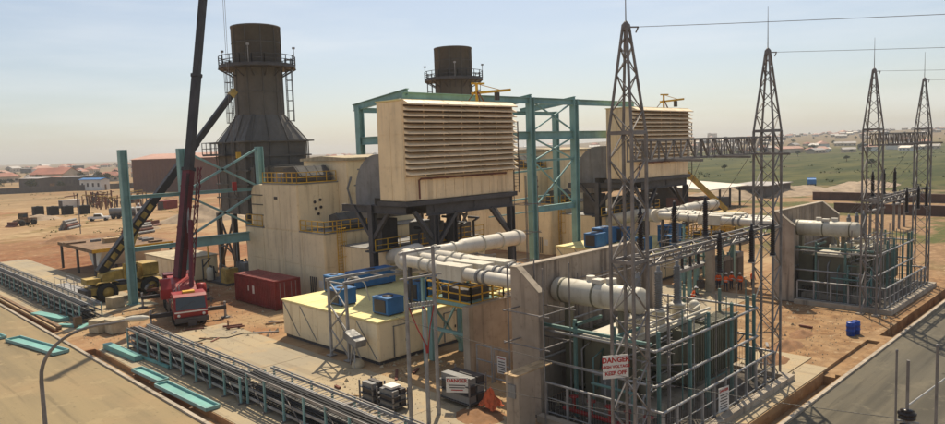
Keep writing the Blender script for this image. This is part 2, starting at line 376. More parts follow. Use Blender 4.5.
tag(MB().box(-40, 16.08, -40, 420, -.05, .006).build('road', 'road_left'), 'dusty tan road running along the cable trays', 'road', kind='structure')
tag(MB().box(16.09, 340, -40, 13.98, -.05, .006).build('road', 'road_right'), 'dark dusty road beyond the transformer fences', 'road', kind='structure')
def kerb(name, label, segs):
    r = thing(name, label, 'kerb', (segs[0][0], segs[0][2], 0)); r['kind'] = 'structure'
    for x0, x1, y0, y1 in segs: MB(r).box(x0, x1, y0, y1, -.3, .13).build('kerb_stone', 'concrete', r)
    return r
kerb('kerb', 'pale concrete kerb between tan road and trench', [(16.1, 16.33, y, y+2.95) for y in [14.4+3*i for i in range(28)]])
kerb('kerb', 'pale concrete kerb along the dark road', [(x, x+2.95, 14.0, 14.22) for x in [17+3*i for i in range(30)]])
# concrete slabs (each panel a piece)
def slabs(name, label, x0, x1, y0, y1, nx_, ny_, z=.03, skip=()):
    r = thing(name, label, 'pavement', (x0, y0, 0)); r['kind'] = 'structure'; dx, dy = (x1-x0)/nx_, (y1-y0)/ny_
    for i in range(nx_):
        for j in range(ny_):
            if (i, j) in skip: continue
            zz = z + random.uniform(0, .012)
            MB(r).box(x0+i*dx+.02, x0+(i+1)*dx-.02, y0+j*dy+.02, y0+(j+1)*dy-.02, -.04, zz).build('slab', 'slab', r)
    return r
slabs('concrete_apron', 'pale concrete apron slabs under the near cable tray', 17.3, 28.0, 20, 60.5, 2, 8)
slabs('concrete_apron', 'dusty concrete slabs under the far cable tray', 17.3, 27.5, 69, 128, 2, 11, skip={(1, 0)})
slabs('concrete_apron', 'grey slab beside the fenced transformer and trench', 28.5, 47.6, 15.5, 17.0, 4, 1, .05)
slabs('concrete_apron', 'grey slab at the far corner of fenced transformer', 44.4, 49.2, 17.05, 20.5, 1, 1, .05)
slabs('concrete_apron', 'sandy slabs between the turbine units', 56.5, 66, 28, 60, 2, 6)

# ------------------------------------------------------------------ turbine unit: building
def panels(r, axis, plane, a0, a1, z0, z1, na, nz, mt, side, gap=.035, t=.06):
    """cladding panels standing proud of a wall; axis 'x': wall with normal along x"""
    da, dz = (a1-a0)/na, (z1-z0)/nz
    lo, hi = (plane-t, plane+.02) if side < 0 else (plane-.02, plane+t)
    me = None
    for i in range(na):
        for j in range(nz):
            u0, u1, w0, w1 = a0+i*da+gap, a0+(i+1)*da-gap, z0+j*dz+gap, z0+(j+1)*dz-gap
            if me is None:
                b = MB()
                if axis == 'x': b.box(lo-plane, hi-plane, 0, u1-u0, 0, w1-w0)
                else: b.box(0, u1-u0, lo-plane, hi-plane, 0, w1-w0)
                me = b.mesh('panel', mt)
            p = Vector((plane, u0, w0) if axis == 'x' else (u0, plane, w0)) - Vector(r['base'])
            inst(me, 'panel', r, p)

def turbine_building():
    r = thing('turbine_building', 'tall beige panelled turbine building behind the dark red container', 'building', (46.5, 66, 0), 'turbine buildings')
    MB(r).box(39, 54, 60.6, 77, 0, 6.85).build('wall', 'beige', r)
    MB(r).box(39.02, 54, 65.3, 72.7, 6.86, 11.85).build('upper_wall', 'beige', r)
    MB(r).box(44.2, 53.6, 63.6, 72.2, 6.86, 14.2).build('rear_wall', 'beige', r)
    MB(r).prism([(63.3, 14.21), (72.5, 14.21), (72.5, 14.5), (68, 14.75), (63.3, 14.5)], 'x', 43.9, 53.9).build('roof', 'stone', r)
    MB(r).box(38.95, 54, 60.55, 65.3, 6.86, 6.98).build('roof', 'greyduct', r)
    MB(r).box(38.95, 44.15, 65.25, 72.75, 11.86, 11.98).build('roof', 'greyduct', r)
    MB(r).box(38.95, 54, 72.75, 77.05, 6.86, 6.98).build('roof', 'greyduct', r)
    panels(r, 'x', 39, 60.65, 76.95, .1, 6.8, 4, 2, 'beige', -1)
    panels(r, 'x', 39.02, 65.35, 72.65, 6.95, 11.8, 2, 1, 'beige', -1)
    panels(r, 'y', 60.6, 39.05, 53.95, .1, 6.8, 4, 2, 'beige', -1)
    panels(r, 'y', 65.3, 39.1, 44.1, 7.0, 11.8, 2, 1, 'beige', -1)
    panels(r, 'y', 63.6, 44.25, 53.55, 7.0, 14.1, 3, 2, 'beige', -1)
    # railings
    b = MB(r); rail(b, [(39.1, 65.2, 6.98), (39.1, 60.7, 6.98), (45.5, 60.7, 6.98)], 1.15, .045, 1.1); b.build('railing', 'yellow', r)
    b = MB(r); rail(b, [(44, 65.4, 11.98), (39.1, 65.4, 11.98), (39.1, 72.6, 11.98)], 1.15, .045, 1.1); b.build('railing', 'yellow', r)
    b = MB(r); rail(b, [(39.1, 73.3, 6.98), (39.1, 76.9, 6.98)], 1.3, .045, 1.1); b.build('railing', 'yellow', r)
    # ladder with cage on the near wall
    b = MB(r)
    for x in (40.4, 41.0): b.bar((x, 60.35, .2), (x, 60.35, 8.1), .07)
    for i in range(26): b.bar((40.4, 60.35, .4+i*.3), (41.0, 60.35, .4+i*.3), .035)
    for z in (3, 4.5, 6, 7.4):
        b.path([(40.4, 60.35, z), (40.3, 59.8, z), (40.7, 59.55, z), (41.1, 59.8, z), (41.0, 60.35, z)], .03, 4)
    for x, y in ((40.3, 59.8), (40.7, 59.55), (41.1, 59.8)): b.bar((x, y, 2.9), (x, y, 7.5), .03)
    b.build('ladder', 'yellow', r)
    # intake hoods
    for (x0, x1, y0, y1, z, nm) in ((39.9, 43.9, 66.2, 69.4, 12.0, 'vent_hood'), (41.6, 45.2, 61.4, 63.5, 7.0, 'vent_hood')):
        h = MB(r).prism([(y1, z), (y1, z+1.5), (y0+1.0, z+1.75), (y0-.2, z+.75), (y0-.2, z+.15), (y0+.3, z)], 'x', x0, x1).build(nm, 'hood', r)
        b = MB(r)
        for i in range(4): xx = x0+.25+i*(x1-x0-.5)/3; b.prism([(y1, z+1.53), (y0+1.0, z+1.79), (y0-.24, z+.78), (y0-.22, z+.7), (y0+1, z+1.7), (y1, z+1.4)], 'x', xx-.06, xx+.06)
        build_each(b, 'stiffener', 'hood', h)
    MB(r).box(40.2, 43.6, 69.6, 72.0, 11.99, 13.0).build('roof_box', 'greyduct', r)
    # round-topped duct at the far end
    pts = [(73.2, 6.99), (76.3, 6.99), (76.3, 10.6), (76.1, 11.2), (75.6, 11.6), (75.0, 11.75), (73.2, 11.75)]
    d = MB(r).prism(pts, 'x', 39.5, 42.5).build('side_duct', 'beige', r)
    b = MB(r)
    for z in (8.2, 9.4, 10.5): b.box(39.44, 42.55, 73.15, 76.36, z, z+.1)
    build_each(b, 'duct_flange', 'grey', d)
    # round vents, drain pipe, name plate
    for x, z in ((41.0, 9.9), (41.7, 10.1), (41.1, 9.2), (41.75, 9.3), (41.4, 8.6)):
        MB(r).lathe((x, 65.22, z), [(.16, 0), (.16, -.1), (.1, -.12), (.08, -.04)], 10, 'y').build('vent', 'signdark', r)
    MB(r).path([(44.6, 63.4, 12.4), (44.0, 63.3, 11.2), (44.3, 63.3, 10.2), (44.5, 63.3, 9.0), (44.5, 63.3, 7.0)], .11, 8).build('drain_pipe', 'greyduct', r)
    MB(r).box(38.93, 38.975, 69.4, 70.1, 10.2, 10.5).build('plate', 'signdark', r)
    MB(r).box(38.93, 38.975, 61.2, 61.9, 1.3, 2.1).build('notice', 'signwhite', r)
    b = MB(r)
    for i in range(4): b.tube((38.75, 62.1+i*.35, .2), (38.75, 62.1+i*.35, 2.4), .06, 6)
    b.build('conduit', 'grey', r)
    return r
tb = turbine_building()
copy_tree(tb, (D, 0, 0), 'beige panelled turbine building of the farther unit, seen through teal frames')

# ------------------------------------------------------------------ exhaust stack
def exhaust_stack():
    cx, cy = 47.45, 87.7
    r = thing('exhaust_stack', 'near dark steel exhaust stack on flared base', 'chimney', (cx, cy, 0), 'exhaust stacks')
    s_ = 4.5
    # square to round body
    def ring(z, half, rnd, n=32):
        out = []
        for i in range(n):
            t = 2*math.pi*(i+.5)/n; c, sn = math.cos(t), math.sin(t); k = max(abs(c), abs(sn)); sq = half/k
            out.append((cx+c*(sq*(1-rnd)+half*rnd), cy+sn*(sq*(1-rnd)+half*rnd), z))
        return out
    b = MB(r); rings = [ring(7.5, s_, 0), ring(14.6, s_, 0), ring(16.9, s_+.05, 0), ring(20.4, 3.14, 1)]
    n = 32
    for k in range(3): b.add(rings[k]+rings[k+1], [(i, (i+1)%n, n+(i+1)%n, n+i) for i in range(n)])
    b.add(rings[0], [tuple(range(n))[::-1]]); b.build('base_casing', 'stack', r)
    b = MB(r); b.lathe((cx, cy, 0), [(3.12, 20.4), (3.12, 31.9), (3.24, 31.92), (3.24, 32.12), (2.98, 32.12), (2.93, 30.5), (0, 30.4)], 40); b.build('flue', 'stack', r)
    b = MB(r)
    for z in (23.4, 26.6, 29.9): b.lathe((cx, cy, 0), [(3.12, z-.06), (3.22, z-.06), (3.22, z+.06), (3.12, z+.06)], 40, 'z', False)
    for i in range(10):
        t = 2*math.pi*i/10; b.bar((cx+3.16*math.cos(t), cy+3.16*math.sin(t), 20.5), (cx+3.16*math.cos(t), cy+3.16*math.sin(t), 31.9), .1)
    b.build('stiffening_ring', 'stack', r)
    # flanges and ribs of the casing
    b = MB(r)
    for z, e in ((16.9, .5), (15.0, .2), (13.2, .2), (11.4, .18), (9.6, .18)): b.box(cx-s_-e, cx+s_+e, cy-s_-e, cy+s_+e, z-.09, z+.09)
    build_each(b, 'flange', 'stack', r)
    b = MB(r)
    for i in range(4):
        o_ = -s_ + .4 + i*(2*s_-.8)/3
        for sx in (-1, 1):
            b.bar((cx+o_, cy+sx*(s_+.12), 7.5), (cx+o_, cy+sx*(s_+.06), 16.9), .1); b.bar((cx+sx*(s_+.12), cy+o_, 7.5), (cx+sx*(s_+.12), cy+o_, 16.9), .1)
            t = math.atan2(sx*s_, o_); b.bar((cx+o_, cy+sx*(s_+.1), 16.95), (cx+3.18*math.cos(t), cy+3.18*math.sin(t), 20.5), .09)
            t = math.atan2(o_, sx*s_); b.bar((cx+sx*(s_+.1), cy+o_, 16.95), (cx+3.18*math.cos(t), cy+3.18*math.sin(t), 20.5), .09)
    b.build('rib', 'stack', r)
    # platform ring with rails and brackets
    p = MB(r).lathe((cx, cy, 0), [(3.14, 26.6), (5.0, 26.6), (5.0, 26.95), (3.14, 26.95)], 28, 'z', False).build('platform', 'grey', r)
    b = MB(r); pts = [(cx+4.95*math.cos(2*math.pi*i/20), cy+4.95*math.sin(2*math.pi*i/20), 26.95) for i in range(20)]; rail(b, pts, 1.2, .05, 1.7, True); b.build('railing', 'grey', p)
    b = MB(r)
    for i in range(14):
        t = 2*math.pi*i/14; c, sn = math.cos(t), math.sin(t); b.bar((cx+3.12*c, cy+3.12*sn, 25.5), (cx+5.1*c, cy+4.8*sn, 26.59), .12)
    build_each(b, 'bracket', 'grey', p)
    b = MB(r)
    for t in (.4, 2.2, 4.0, 5.5): b.bar((cx+4.95*math.cos(t), cy+4.95*math.sin(t), 27), (cx+4.95*math.cos(t), cy+4.95*math.sin(t), 29.1), .07); b.box(cx+4.95*math.cos(t)-.15, cx+4.95*math.cos(t)+.15, cy+4.95*math.sin(t)-.15, cy+4.95*math.sin(t)+.15, 29.1, 29.35)
    build_each(b, 'lamp_post', 'galv', p)
    # caged ladders left and right of the flue (as seen)
    for (dx, dy) in ((-2.75, 3.1), (2.9, -2.75)):
        b = MB(r); k = 3.75/math.hypot(dx, dy); px_, py_ = cx+dx*k, cy+dy*k; tx, ty = -dy*k/3.75*.35, dx*k/3.75*.35
        for sgn in (-1, 1): b.bar((px_+tx*sgn, py_+ty*sgn, 17.5), (px_+tx*sgn, py_+ty*sgn, 27.9), .08)
        for i in range(34): b.bar((px_-tx, py_-ty, 17.6+i*.3), (px_+tx, py_+ty, 17.6+i*.3), .04)
        ox, oy = dx*k/3.75*.75, dy*k/3.75*.75
        for sgn in (-1, 0, 1): b.bar((px_+tx*sgn*1.1+ox, py_+ty*sgn*1.1+oy, 19.5), (px_+tx*sgn*1.1+ox, py_+ty*sgn*1.1+oy, 27.9), .05)
        for i in range(7):
            z = 19.6+i*1.35; b.path([(px_-tx, py_-ty, z), (px_-tx*1.1+ox, py_-ty*1.1+oy, z), (px_+tx*1.1+ox, py_+ty*1.1+oy, z), (px_+tx, py_+ty, z)], .04, 4)
        b.build('ladder', 'grey', r)
    # side platform on the left corner of the casing
    b = MB(r); b.box(cx-s_-1.5, cx-s_-.2, cy-1, cy+s_+.8, 15.2, 15.35); b.build('platform', 'grey', r)
    b = MB(r); rail(b, [(cx-s_-1.5, cy-1, 15.35), (cx-s_-1.5, cy+s_+.8, 15.35), (cx-s_-.2, cy+s_+.8, 15.35)], 1.6, .05, 1.2); b.build('railing', 'grey', r)
    # duct to the turbine and support legs
    MB(r).box(cx-4.3, cx+4.3, 77.1, cy-s_-.01, 7.7, 13.6).build('exhaust_duct', 'stack', r)
    b = MB(r)
    for y in (78.5, 80.2, 81.9): b.box(cx-4.5, cx+4.5, y-.1, y+.1, 7.5, 13.8)
    b.build('duct_rib', 'stack', r)
    for dx in (-4.5, 4.5):
        for y in (79, 84, 88, 92.4): MB(r).ibeam((cx+dx, y, 0), (cx+dx, y, 7.5), .6, .6).build('leg', 'stack', r)
    b = MB(r)
    for dx in (-4.5, 4.5):
        for y0, y1 in ((79, 84), (88, 92.4)): b.bar((cx+dx, y0, .4), (cx+dx, y1, 7.2), .22); b.bar((cx+dx, y1, .4), (cx+dx, y0, 7.2), .22)
    for y in (79, 84, 88, 92.4): b.bar((cx-4.5, y, 4.2), (cx+4.5, y, 4.2), .3)
    b.build('brace', 'stack', r)
    return r
st = exhaust_stack()
copy_tree(st, (D-.2, 0, 0), 'dark exhaust stack rising behind the near louvred filter house')

# ------------------------------------------------------------------ filter house
def filter_house():
    x0, x1, y0, y1, z0, z1 = 39.5, 53.8, 48.0, 51.7, 10.55, 19.45
    r = thing('filter_house', 'large cream louvred air filter house on grey legs, nearest one', 'filter house', (46.6, 50, 0), 'air filter houses')
    MB(r).box(x0+.03, x1-.03, y0+.03, y1, z0, z1).build('casing', 'filter', r)
    MB(r).box(x0-.08, x1+.08, y0-.05, y1+.08, z1+.005, z1+.12).build('roof', 'beige_roof', r)
    panels(r, 'x', x0+.03, y0+.05, y1-.02, z0+.05, z1-.03, 2, 3, 'filter', -1, .02, .04)
    panels(r, 'y', y0+.03, x0+.02, x1-.02, z0+.05, 12.7, 12, 1, 'filter', -1, .02, .04)
    # weather louvres: every hood a piece
    ncol, nrow, pit = 6, 13, .515; w = (x1-x0)/ncol
    b = MB(); t = .03
    b.add([(0, 0, 0), (w-.03, 0, 0), (w-.03, -.74, -.33), (0, -.74, -.33), (0, 0, -t), (w-.03, 0, -t), (w-.03, -.74, -.33-t), (0, -.74, -.33-t)],
          [(0,3,2,1), (4,5,6,7), (0,1,5,4), (2,3,7,6), (0,4,7,3), (1,2,6,5)])
    b.box(0, w-.03, -.755, -.735, -.43, -.33)
    for xx in (0, w-.06): b.prism([(0, 0), (-.74, -.33), (-.74, -.42), (0, -.36)], 'x', xx, xx+.03)
    me = b.mesh('louvre', 'louvre')
    for i in range(ncol):
        for j in range(nrow): inst(me, 'louvre', r, Vector((x0+i*w+.015, y0, z1+(.1 if j == 0 else .02)-j*pit)) - Vector(r['base']), 0, (1, 1.15, 1.25) if j == 0 else (1, random.uniform(.97, 1.03), random.uniform(.96, 1.04)))
    for i in range(ncol+1): MB(r).box(x0+i*w-.05, x0+i*w+.05, y0-.09, y0-.0, 12.72, z1).build('mullion', 'filter', r)
    MB(r).box(x0+.06, x1-.06, y0-.03, y0+.02, 12.75, z1-.02).build('filter_media', 'media', r)
    # floor girders, legs, braces
    MB(r).box(x0-.2, x1+.3, y0-.25, y1+.2, 10.1, 10.5).build('floor_frame', 'grey', r)
    for y in (48.3, 51.3): MB(r).ibeam((x0+2.6, y, 9.55), (x1+.1, y, 9.55), .45, 1.05).build('girder', 'grey', r)
    for x, y in ((43.0, 48.3), (53.6, 48.3), (43.0, 57.5), (53.6, 57.5), (39.6, 53.2), (48.2, 51.3)):
        MB(r).ibeam((x, y, 0), (x, y, 9.0 if y < 53 else 10.1), .62, .62).build('leg', 'grey', r)
    for p, q in (((43.0, 48.3, 6.6), (40.6, 48.3, 9.6)), ((53.4, 48.3, 6.2), (50.6, 48.3, 9.1)), ((43.3, 48.3, 6.2), (45.8, 48.3, 9.1)), ((39.6, 53.0, 7.0), (39.8, 50.6, 9.8)), ((39.6, 53.4, 7), (39.6, 56, 9.9)), ((53.6, 48.6, 6.4), (53.6, 51, 9.2)), ((43, 48.6, 6.2), (43, 51, 9.2))):
        MB(r).bar(p, q, .34).build('knee_brace', 'grey', r)
    for x in (39.6, 43.0, 48.3, 53.6): MB(r).ibeam((x, 48.2, 9.7), (x, 58, 9.7), .35, .7).build('cross_beam', 'grey', r)
    # walkway under the house
    p = MB(r).box(39.2, 53.9, 52.5, 54.0, 5.6, 5.75).build('walkway', 'grey', r)
    b = MB(r); rail(b, [(39.3, 52.5, 5.75), (53.8, 52.5, 5.75)], 1.1, .04, 1.5); b.build('railing', 'yellow', p)
    # curved inlet duct behind
    pts = [(51.75, 10.6), (51.75, 14.8), (54.0, 14.8)] + [(54.0+3.6*math.sin(a), 11.2+3.6*math.cos(a)) for a in [R(9*i) for i in range(1, 11)]] + [(57.6, 8.6), (54.6, 8.6), (54.6, 10.6)]
    d = MB(r).prism(pts, 'x', 41.0, 52.4).build('inlet_duct', 'greyduct', r)
    b = MB(r)
    for i in (3, 6, 9):
        a = R(9*i); c, sn = math.cos(a), math.sin(a)
        b.bar((40.9, 54.0+3.68*sn, 11.2+3.68*c), (52.5, 54.0+3.68*sn, 11.2+3.68*c), .14, .14)
    b.build('rib', 'greyduct', d)
    # pipe along the lower panels, side ladder frame
    b = MB(r); b.path([(40.9, 47.75, 10.7), (40.9, 47.75, 12.35), (41.1, 47.7, 12.5), (52.4, 47.7, 12.5)], .09, 8)
    for i in range(6): b.bar((42.4+i*2, 47.7, 12.4), (42.4+i*2, 48.0, 12.4), .06)
    b.build('header_pipe', 'rust', r)
    b = MB(r)
    for y in (47.7, 48.4): b.bar((54.35, y, 10.4), (54.35, y, 17.6), .09)
    for i in range(24): b.bar((54.35, 47.7, 10.5+i*.3), (54.35, 48.4, 10.5+i*.3), .035)
    for z in (11, 14, 17.5): b.bar((53.8, 48.1, z), (54.35, 48.1, z), .07)
    b.bar((53.7, 47.7, 17.6), (54.4, 47.7, 17.6), .09); b.build('ladder', 'signdark', r)
    b = MB(r); rail(b, [(53.95, 49.5, 13.2), (53.95, 51.5, 13.2)], 1.1, .05, 1); b.bar((54, 48.9, 15.6), (54, 48.9, 17), .12); b.bar((54, 48.9, 11), (54, 48.9, 12.6), .12); b.build('railing', 'yellow', r)
    return r
fh = filter_house()
copy_tree(fh, (D, 0, 0), 'cream louvred air filter house behind the lattice tower, farther one')
def davit():
    r = thing('roof_davit', 'yellow davit crane with black hook on nearest filter house roof', 'crane', (50.9, 50, 19.58), 'roof davits')
    b = MB(r)
    for t in (0, 2.1, 4.2): b.bar((50.9+1.1*math.cos(t), 50+1.1*math.sin(t), 19.6), (50.9, 50, 20.9), .09)
    b.build('tripod', 'rust', r); MB(r).tube((50.9, 50, 19.6), (50.9, 50, 21.5), .14, 8).build('mast', 'yellow', r)
    MB(r).bar((50.5, 50.3, 20.55), (55.3, 49.4, 21.0), .2, .26).build('jib', 'yellow', r)
    b = MB(r); b.bar((50.9, 50, 21.5), (54.0, 49.6, 20.95), .06); b.bar((50.3, 50.1, 21.5), (51.9, 49.9, 21.55), .18); b.build('stay', 'yellow', r)
    h = MB(r).box(53.3, 53.75, 49.5, 49.85, 19.9, 20.7).build('hoist', 'signdark', r)
    return r
dv = davit(); copy_tree(dv, (D, 0, 0), 'yellow davit crane with black hook on farther filter house roof')

# ------------------------------------------------------------------ machines under the filter house
def auxiliary(dx, lab):
    r = thing('generator_enclosure', lab, 'enclosure', (47+dx, 55, 0), 'generator enclosures')
    A = lambda *a: MB(r).box(a[0]+dx, a[1]+dx, *a[2:])
    A(41, 54, 52.6, 60.5, 0, 5.5).build('casing', 'beige', r)
    A(40.95, 54.05, 52.55, 60.5, 5.51, 5.58).build('roof', 'greyduct', r)
    A(45.5, 48.5, 53, 55, 5.6, 7.8).build('cooler_box', 'greyduct', r); A(49.3, 52.4, 53, 55.2, 5.6, 7.3).build('cooler_box', 'greyduct', r)
    A(42, 44, 55, 57, 5.6, 8.4).build('cooler_box', 'grey', r)
    b = MB(r)
    for i in range(5): x = 44.6+i*1.9+dx; b.path([(x, 52.4, 5.6), (x, 52.4, 7+.4*(i % 3)), (x+.8, 52.4, 7.3+.4*(i % 3)), (x+.8, 54, 7.3+.4*(i % 3))], .13, 6)
    b.build('pipework', 'grey', r)
    return r
auxiliary(0, 'grey and beige generator enclosure under the nearest filter house')
auxiliary(D, 'grey and beige generator enclosure under the farther filter house')

# ------------------------------------------------------------------ teal steel frames
def teal_left():
    r = thing('column_frame', 'teal steel column and beam frame beside the cranes', 'steel frame', (33, 76.3, 0), 'teal steel frames'); Y = 76.3
    for x in (25.6, 31.6, 40.8): MB(r).ibeam((x, Y, 0), (x, Y, 16.1), .75, .75, .1, (1, 0, 0)).build('column', 'teal', r)
    for x in (25.6, 31.6, 40.8): MB(r).box(x-.55, x+.55, Y-.55, Y+.55, 0.05, .12).build('base_plate', 'teal', r)
    MB(r).ibeam((25.6, Y, 11.2), (40.8, Y, 11.2), .35, .38).build('beam', 'teal', r)
    MB(r).ibeam((25.6, Y, 5.75), (31.6, Y, 5.75), .35, .45).build('beam', 'teal', r)
    MB(r).ibeam((31.6, Y, 5.75), (40.8, Y, 5.75), .5, 1.05).build('beam', 'teal', r)
    for p, q in (((31.8, 11.4), (40.6, 15.9)), ((31.8, 15.9), (40.6, 11.4)), ((31.8, 6.4), (40.6, 11.0)), ((31.8, 11.0), (40.6, 6.4))):
        MB(r).bar((p[0], Y, p[1]), (q[0], Y, q[1]), .22).build('brace', 'teal', r)
    return r
teal_left()
def teal_hall():
    r = thing('portal_frame', 'tall teal portal frame standing between the two filter houses', 'steel frame', (62, 52.5, 0), 'teal steel frames')
    Y, Yb = 52.6, 60.4; T, Tb = 20.65, 19.7
    for x in (62.2, 70.5): MB(r).ibeam((x, Y, 0), (x, Y, T), .76, .8, .11, (1, 0, 0)).build('column', 'teal', r)
    MB(r).ibeam((43.9, Y+.4, 15.2), (43.9, Y+.4, T), .5, .5, .07, (1, 0, 0)).build('column', 'teal', r)
    for x in (43.9, 76.7): MB(r).ibeam((x, Yb, 6.9 if x > 70 else 14.8), (x, Yb, Tb), .7, .7, .1, (1, 0, 0)).build('column', 'teal', r)
    for x0, x1 in ((43.4, 62.2), (62.2, 70.5), (70.5, 84)): MB(r).ibeam((x0, Y, T-.35), (x1, Y, T-.35), .5, .7).build('top_beam', 'teal', r)
    for x0, x1 in ((54.0, 62.2), (62.2, 70.5), (70.5, 80)): MB(r).ibeam((x0, Y+.1, 16.3), (x1, Y+.1, 16.3), .5, .95).build('crane_beam', 'teal', r)
    for x in (43.9, 62.2, 70.5): MB(r).ibeam((x, Y-.2, T), (x, Yb+.9, Tb), .4, .7).build('rafter', 'teal', r)
    for x0, x1 in ((43.9, 62.2), (62.2, 76.7)): MB(r).ibeam((x0, Yb, Tb-.3), (x1, Yb, Tb-.3), .35, .5).build('eaves_beam', 'teal', r)
    MB(r).ibeam((43.9, Yb, 16.2), (43.9, Y+.5, 16.2), .4, .8).build('crane_beam', 'teal', r)
    MB(r).ibeam((62.5, Y, 7.7), (70.2, Y, 7.7), .4, .7).build('beam', 'teal', r)
    MB(r).ibeam((62.5, Y, 13.4), (70.2, Y, 13.4), .2, .22).build('beam', 'teal', r)
    for z0, z1 in ((16.9, 20.2), (13.4, 16.0), (8.0, 13.3)):
        for a, c in ((z0, z1), (z1, z0)): MB(r).bar((62.6, Y, a), (70.1, Y, c), .16).build('brace', 'teal', r)
    for y, z in ((56, 12.0), (56.5, 8.6)): MB(r).bar((62.2, y, z), (70.5, y+.3, z+.2), .2).build('tie', 'teal', r)
    MB(r).bar((54.5, Y-.3, 14.2), (62, Y-.3, 14.2), .1).build('tie', 'teal', r); MB(r).bar((54.5, Y-.3, 7.6), (62, Y-.3, 7.6), .12).build('tie', 'teal', r)
    return r
teal_hall()

# ------------------------------------------------------------------ electrical enclosure with roof coolers
def electrical_enclosure(dx, lab):
    r = thing('electrical_enclosure', lab, 'enclosure', (34+dx, 45, 0), 'electrical enclosures')
    x0, x1, y0, y1, h = 29.15+dx, 43.5+dx, 39.1, 52.0, 3.1
    MB(r).box(x0+.12, x1-.1, y0+.12, y1-.1, 0, .28).build('plinth', 'grey', r)
    MB(r).box(x0, x1, y0, y1, .28, h-.06).build('wall', 'beige', r)
    # roof sheets
    nx_, ny_ = 4, 4; ddx, ddy = (x1-x0+.2)/nx_, (y1-y0+.2)/ny_
    for i in range(nx_):
        for j in range(ny_): MB(r).box(x0-.1+i*ddx+.012, x0-.1+(i+1)*ddx-.012, y0-.1+j*ddy+.012, y0-.1+(j+1)*ddy-.012, h-.055, h+.05+.006*((i+j) % 2)).build('roof_sheet', 'beige_roof', r)
    panels(r, 'x', x0, y0+.05, y1-.05, .35, h-.12, 5, 1, 'beige', -1, .03, .045)
    panels(r, 'y', y0, x0+.05, x1-.05, .35, h-.12, 6, 1, 'beige', -1, .03, .045)
    b = MB(r)
    for j in range(5):
        if j == 2: continue
        dd = (y1-y0-.1)/5; a = y0+.05+j*dd
        b.bar((x0-.07, a+dd-.12, h-.2), (x0-.07, a+.12, .42), .05)
    build_each(b, 'brace_strap', 'greyduct', r)
    for k in (0, 1):
        xx = x0+1.35+k*4.9
        d = MB(r).box(xx, xx+1.25, y0-.085, y0-.04, .4, 2.55).build('door', 'beige', r); MB(r).box(xx+1.02, xx+1.14, y0-.13, y0-.086, 1.3, 1.5).build('handle', 'signdark', d)
        b = MB(r)
        for u0, u1, w0, w1 in ((xx-.07, xx, .35, 2.62), (xx+1.25, xx+1.32, .35, 2.62), (xx-.07, xx+1.32, 2.56, 2.62)): b.box(u0, u1, y0-.11, y0-.04, w0, w1)
        b.build('door_frame', 'greyduct', r)
    return r
electrical_enclosure(0, 'low cream electrical enclosure with blue coolers on its pale roof, near the cable tray')
electrical_enclosure(D, 'low electrical enclosure with blue coolers behind the near firewall')
def cooler(x, y, z, sx, sy, sz, lab, mt='blue', group='blue roof coolers'):
    r = thing('cooler_unit', lab, 'cooler', (x, y, z), group)
    MB(r).box(x-sx/2, x+sx/2, y-sy/2, y+sy/2, z+.1, z+sz).build('casing', mt, r)
    MB(r).box(x-sx/2-.03, x+sx/2+.03, y-sy/2-.03, y+sy/2+.03, z+sz, z+sz+.05).build('lid', mt, r)
    MB(r).box(x-sx/2-.05, x-sx/2-.005, y-sy*.36, y+sy*.36, z+.22, z+sz-.12).build('grille', 'signdark', r)
    MB(r).lathe((x, y, z+sz+.05), [(min(sx, sy)*.28, 0), (min(sx, sy)*.28, .04), (.05, .05)], 14).build('fan', 'signdark', r)
    b = MB(r)
    for ax in (-1, 1): b.box(x+ax*sx*.4-.06, x+ax*sx*.4+.06, y-sy/2, y+sy/2, z, z+.1)
    build_each(b, 'skid', 'grey', r); return r
zr = 3.17
cooler(31.1, 46.2, zr, 1.5, 1.7, 1.25, 'small blue cooler with hose behind the lattice portal legs')
cooler(31.3, 40.6, zr, 1.5, 1.8, 1.25, 'small blue cooler alone at the near roof corner')
cooler(33.6, 51.0, zr, 1.3, 1.3, 1.4, 'blue cooler at the far left end of the cream roof')
cooler(37.2, 50.6, zr, 4.4, 1.5, 1.4, 'long blue cooler at the back of the cream roof')
cooler(35.7, 42.2, zr, 1.4, 1.5, 1.5, 'blue cooler with white hoses between the grey poles')
cooler(37.6, 41.4, zr, 1.6, 1.6, 1.7, 'larger blue cooler beside the yellow railed platform')
cooler(39.6, 43.6, zr, 2.4, 1.4, 1.5, 'blue cooler below the white ducts on the cream roof')
cooler(66.4+.8, 47.5, zr, 1.9, 1.8, 1.6, 'blue cooler at the left end of the farther roof')
cooler(69.3+.8, 48.2, zr, 2.6, 1.8, 1.9, 'blue cooler beside the leftmost one on the farther roof')
cooler(72.0+.8, 47.6, zr, 1.6, 1.6, 1.7, 'blue cooler left of the lattice tower on farther roof')
cooler(67.5+.6, 41.6, zr, 1.3, 1.4, 1.4, 'blue cooler just above the near firewall top')
cooler(71.4, 39.8+.6, zr, 1.5, 1.5, 1.4, 'blue cooler right of the lattice tower')
cooler(73.6, 41.0+.8, zr, 1.3, 1.5, 1.8, 'narrow blue cooler on the farther roof')
cooler(75.5, 42.3, zr, 3.4, 1.8, 2.0, 'largest blue cooler on the farther roof')
def hose(pts, lab): tag(MB(o=pts[0]).path(pts, .06, 6).build('hose', 'white'), lab, 'hose')
hose([(31.4, 46.2, 4.5), (31.6, 46, 5.1), (32.2, 45.6, 5.2), (32.6, 45.2, 4.7), (32.9, 45, 3.25)], 'pale hose looping from the small blue cooler behind the portal')
hose([(35.4, 41.5, 4.7), (35.6, 41.1, 5.2), (36.2, 40.7, 5.1), (36.5, 40.5, 4.2), (36.4, 40.2, 3.25)], 'white hose looping over the blue cooler between grey poles')
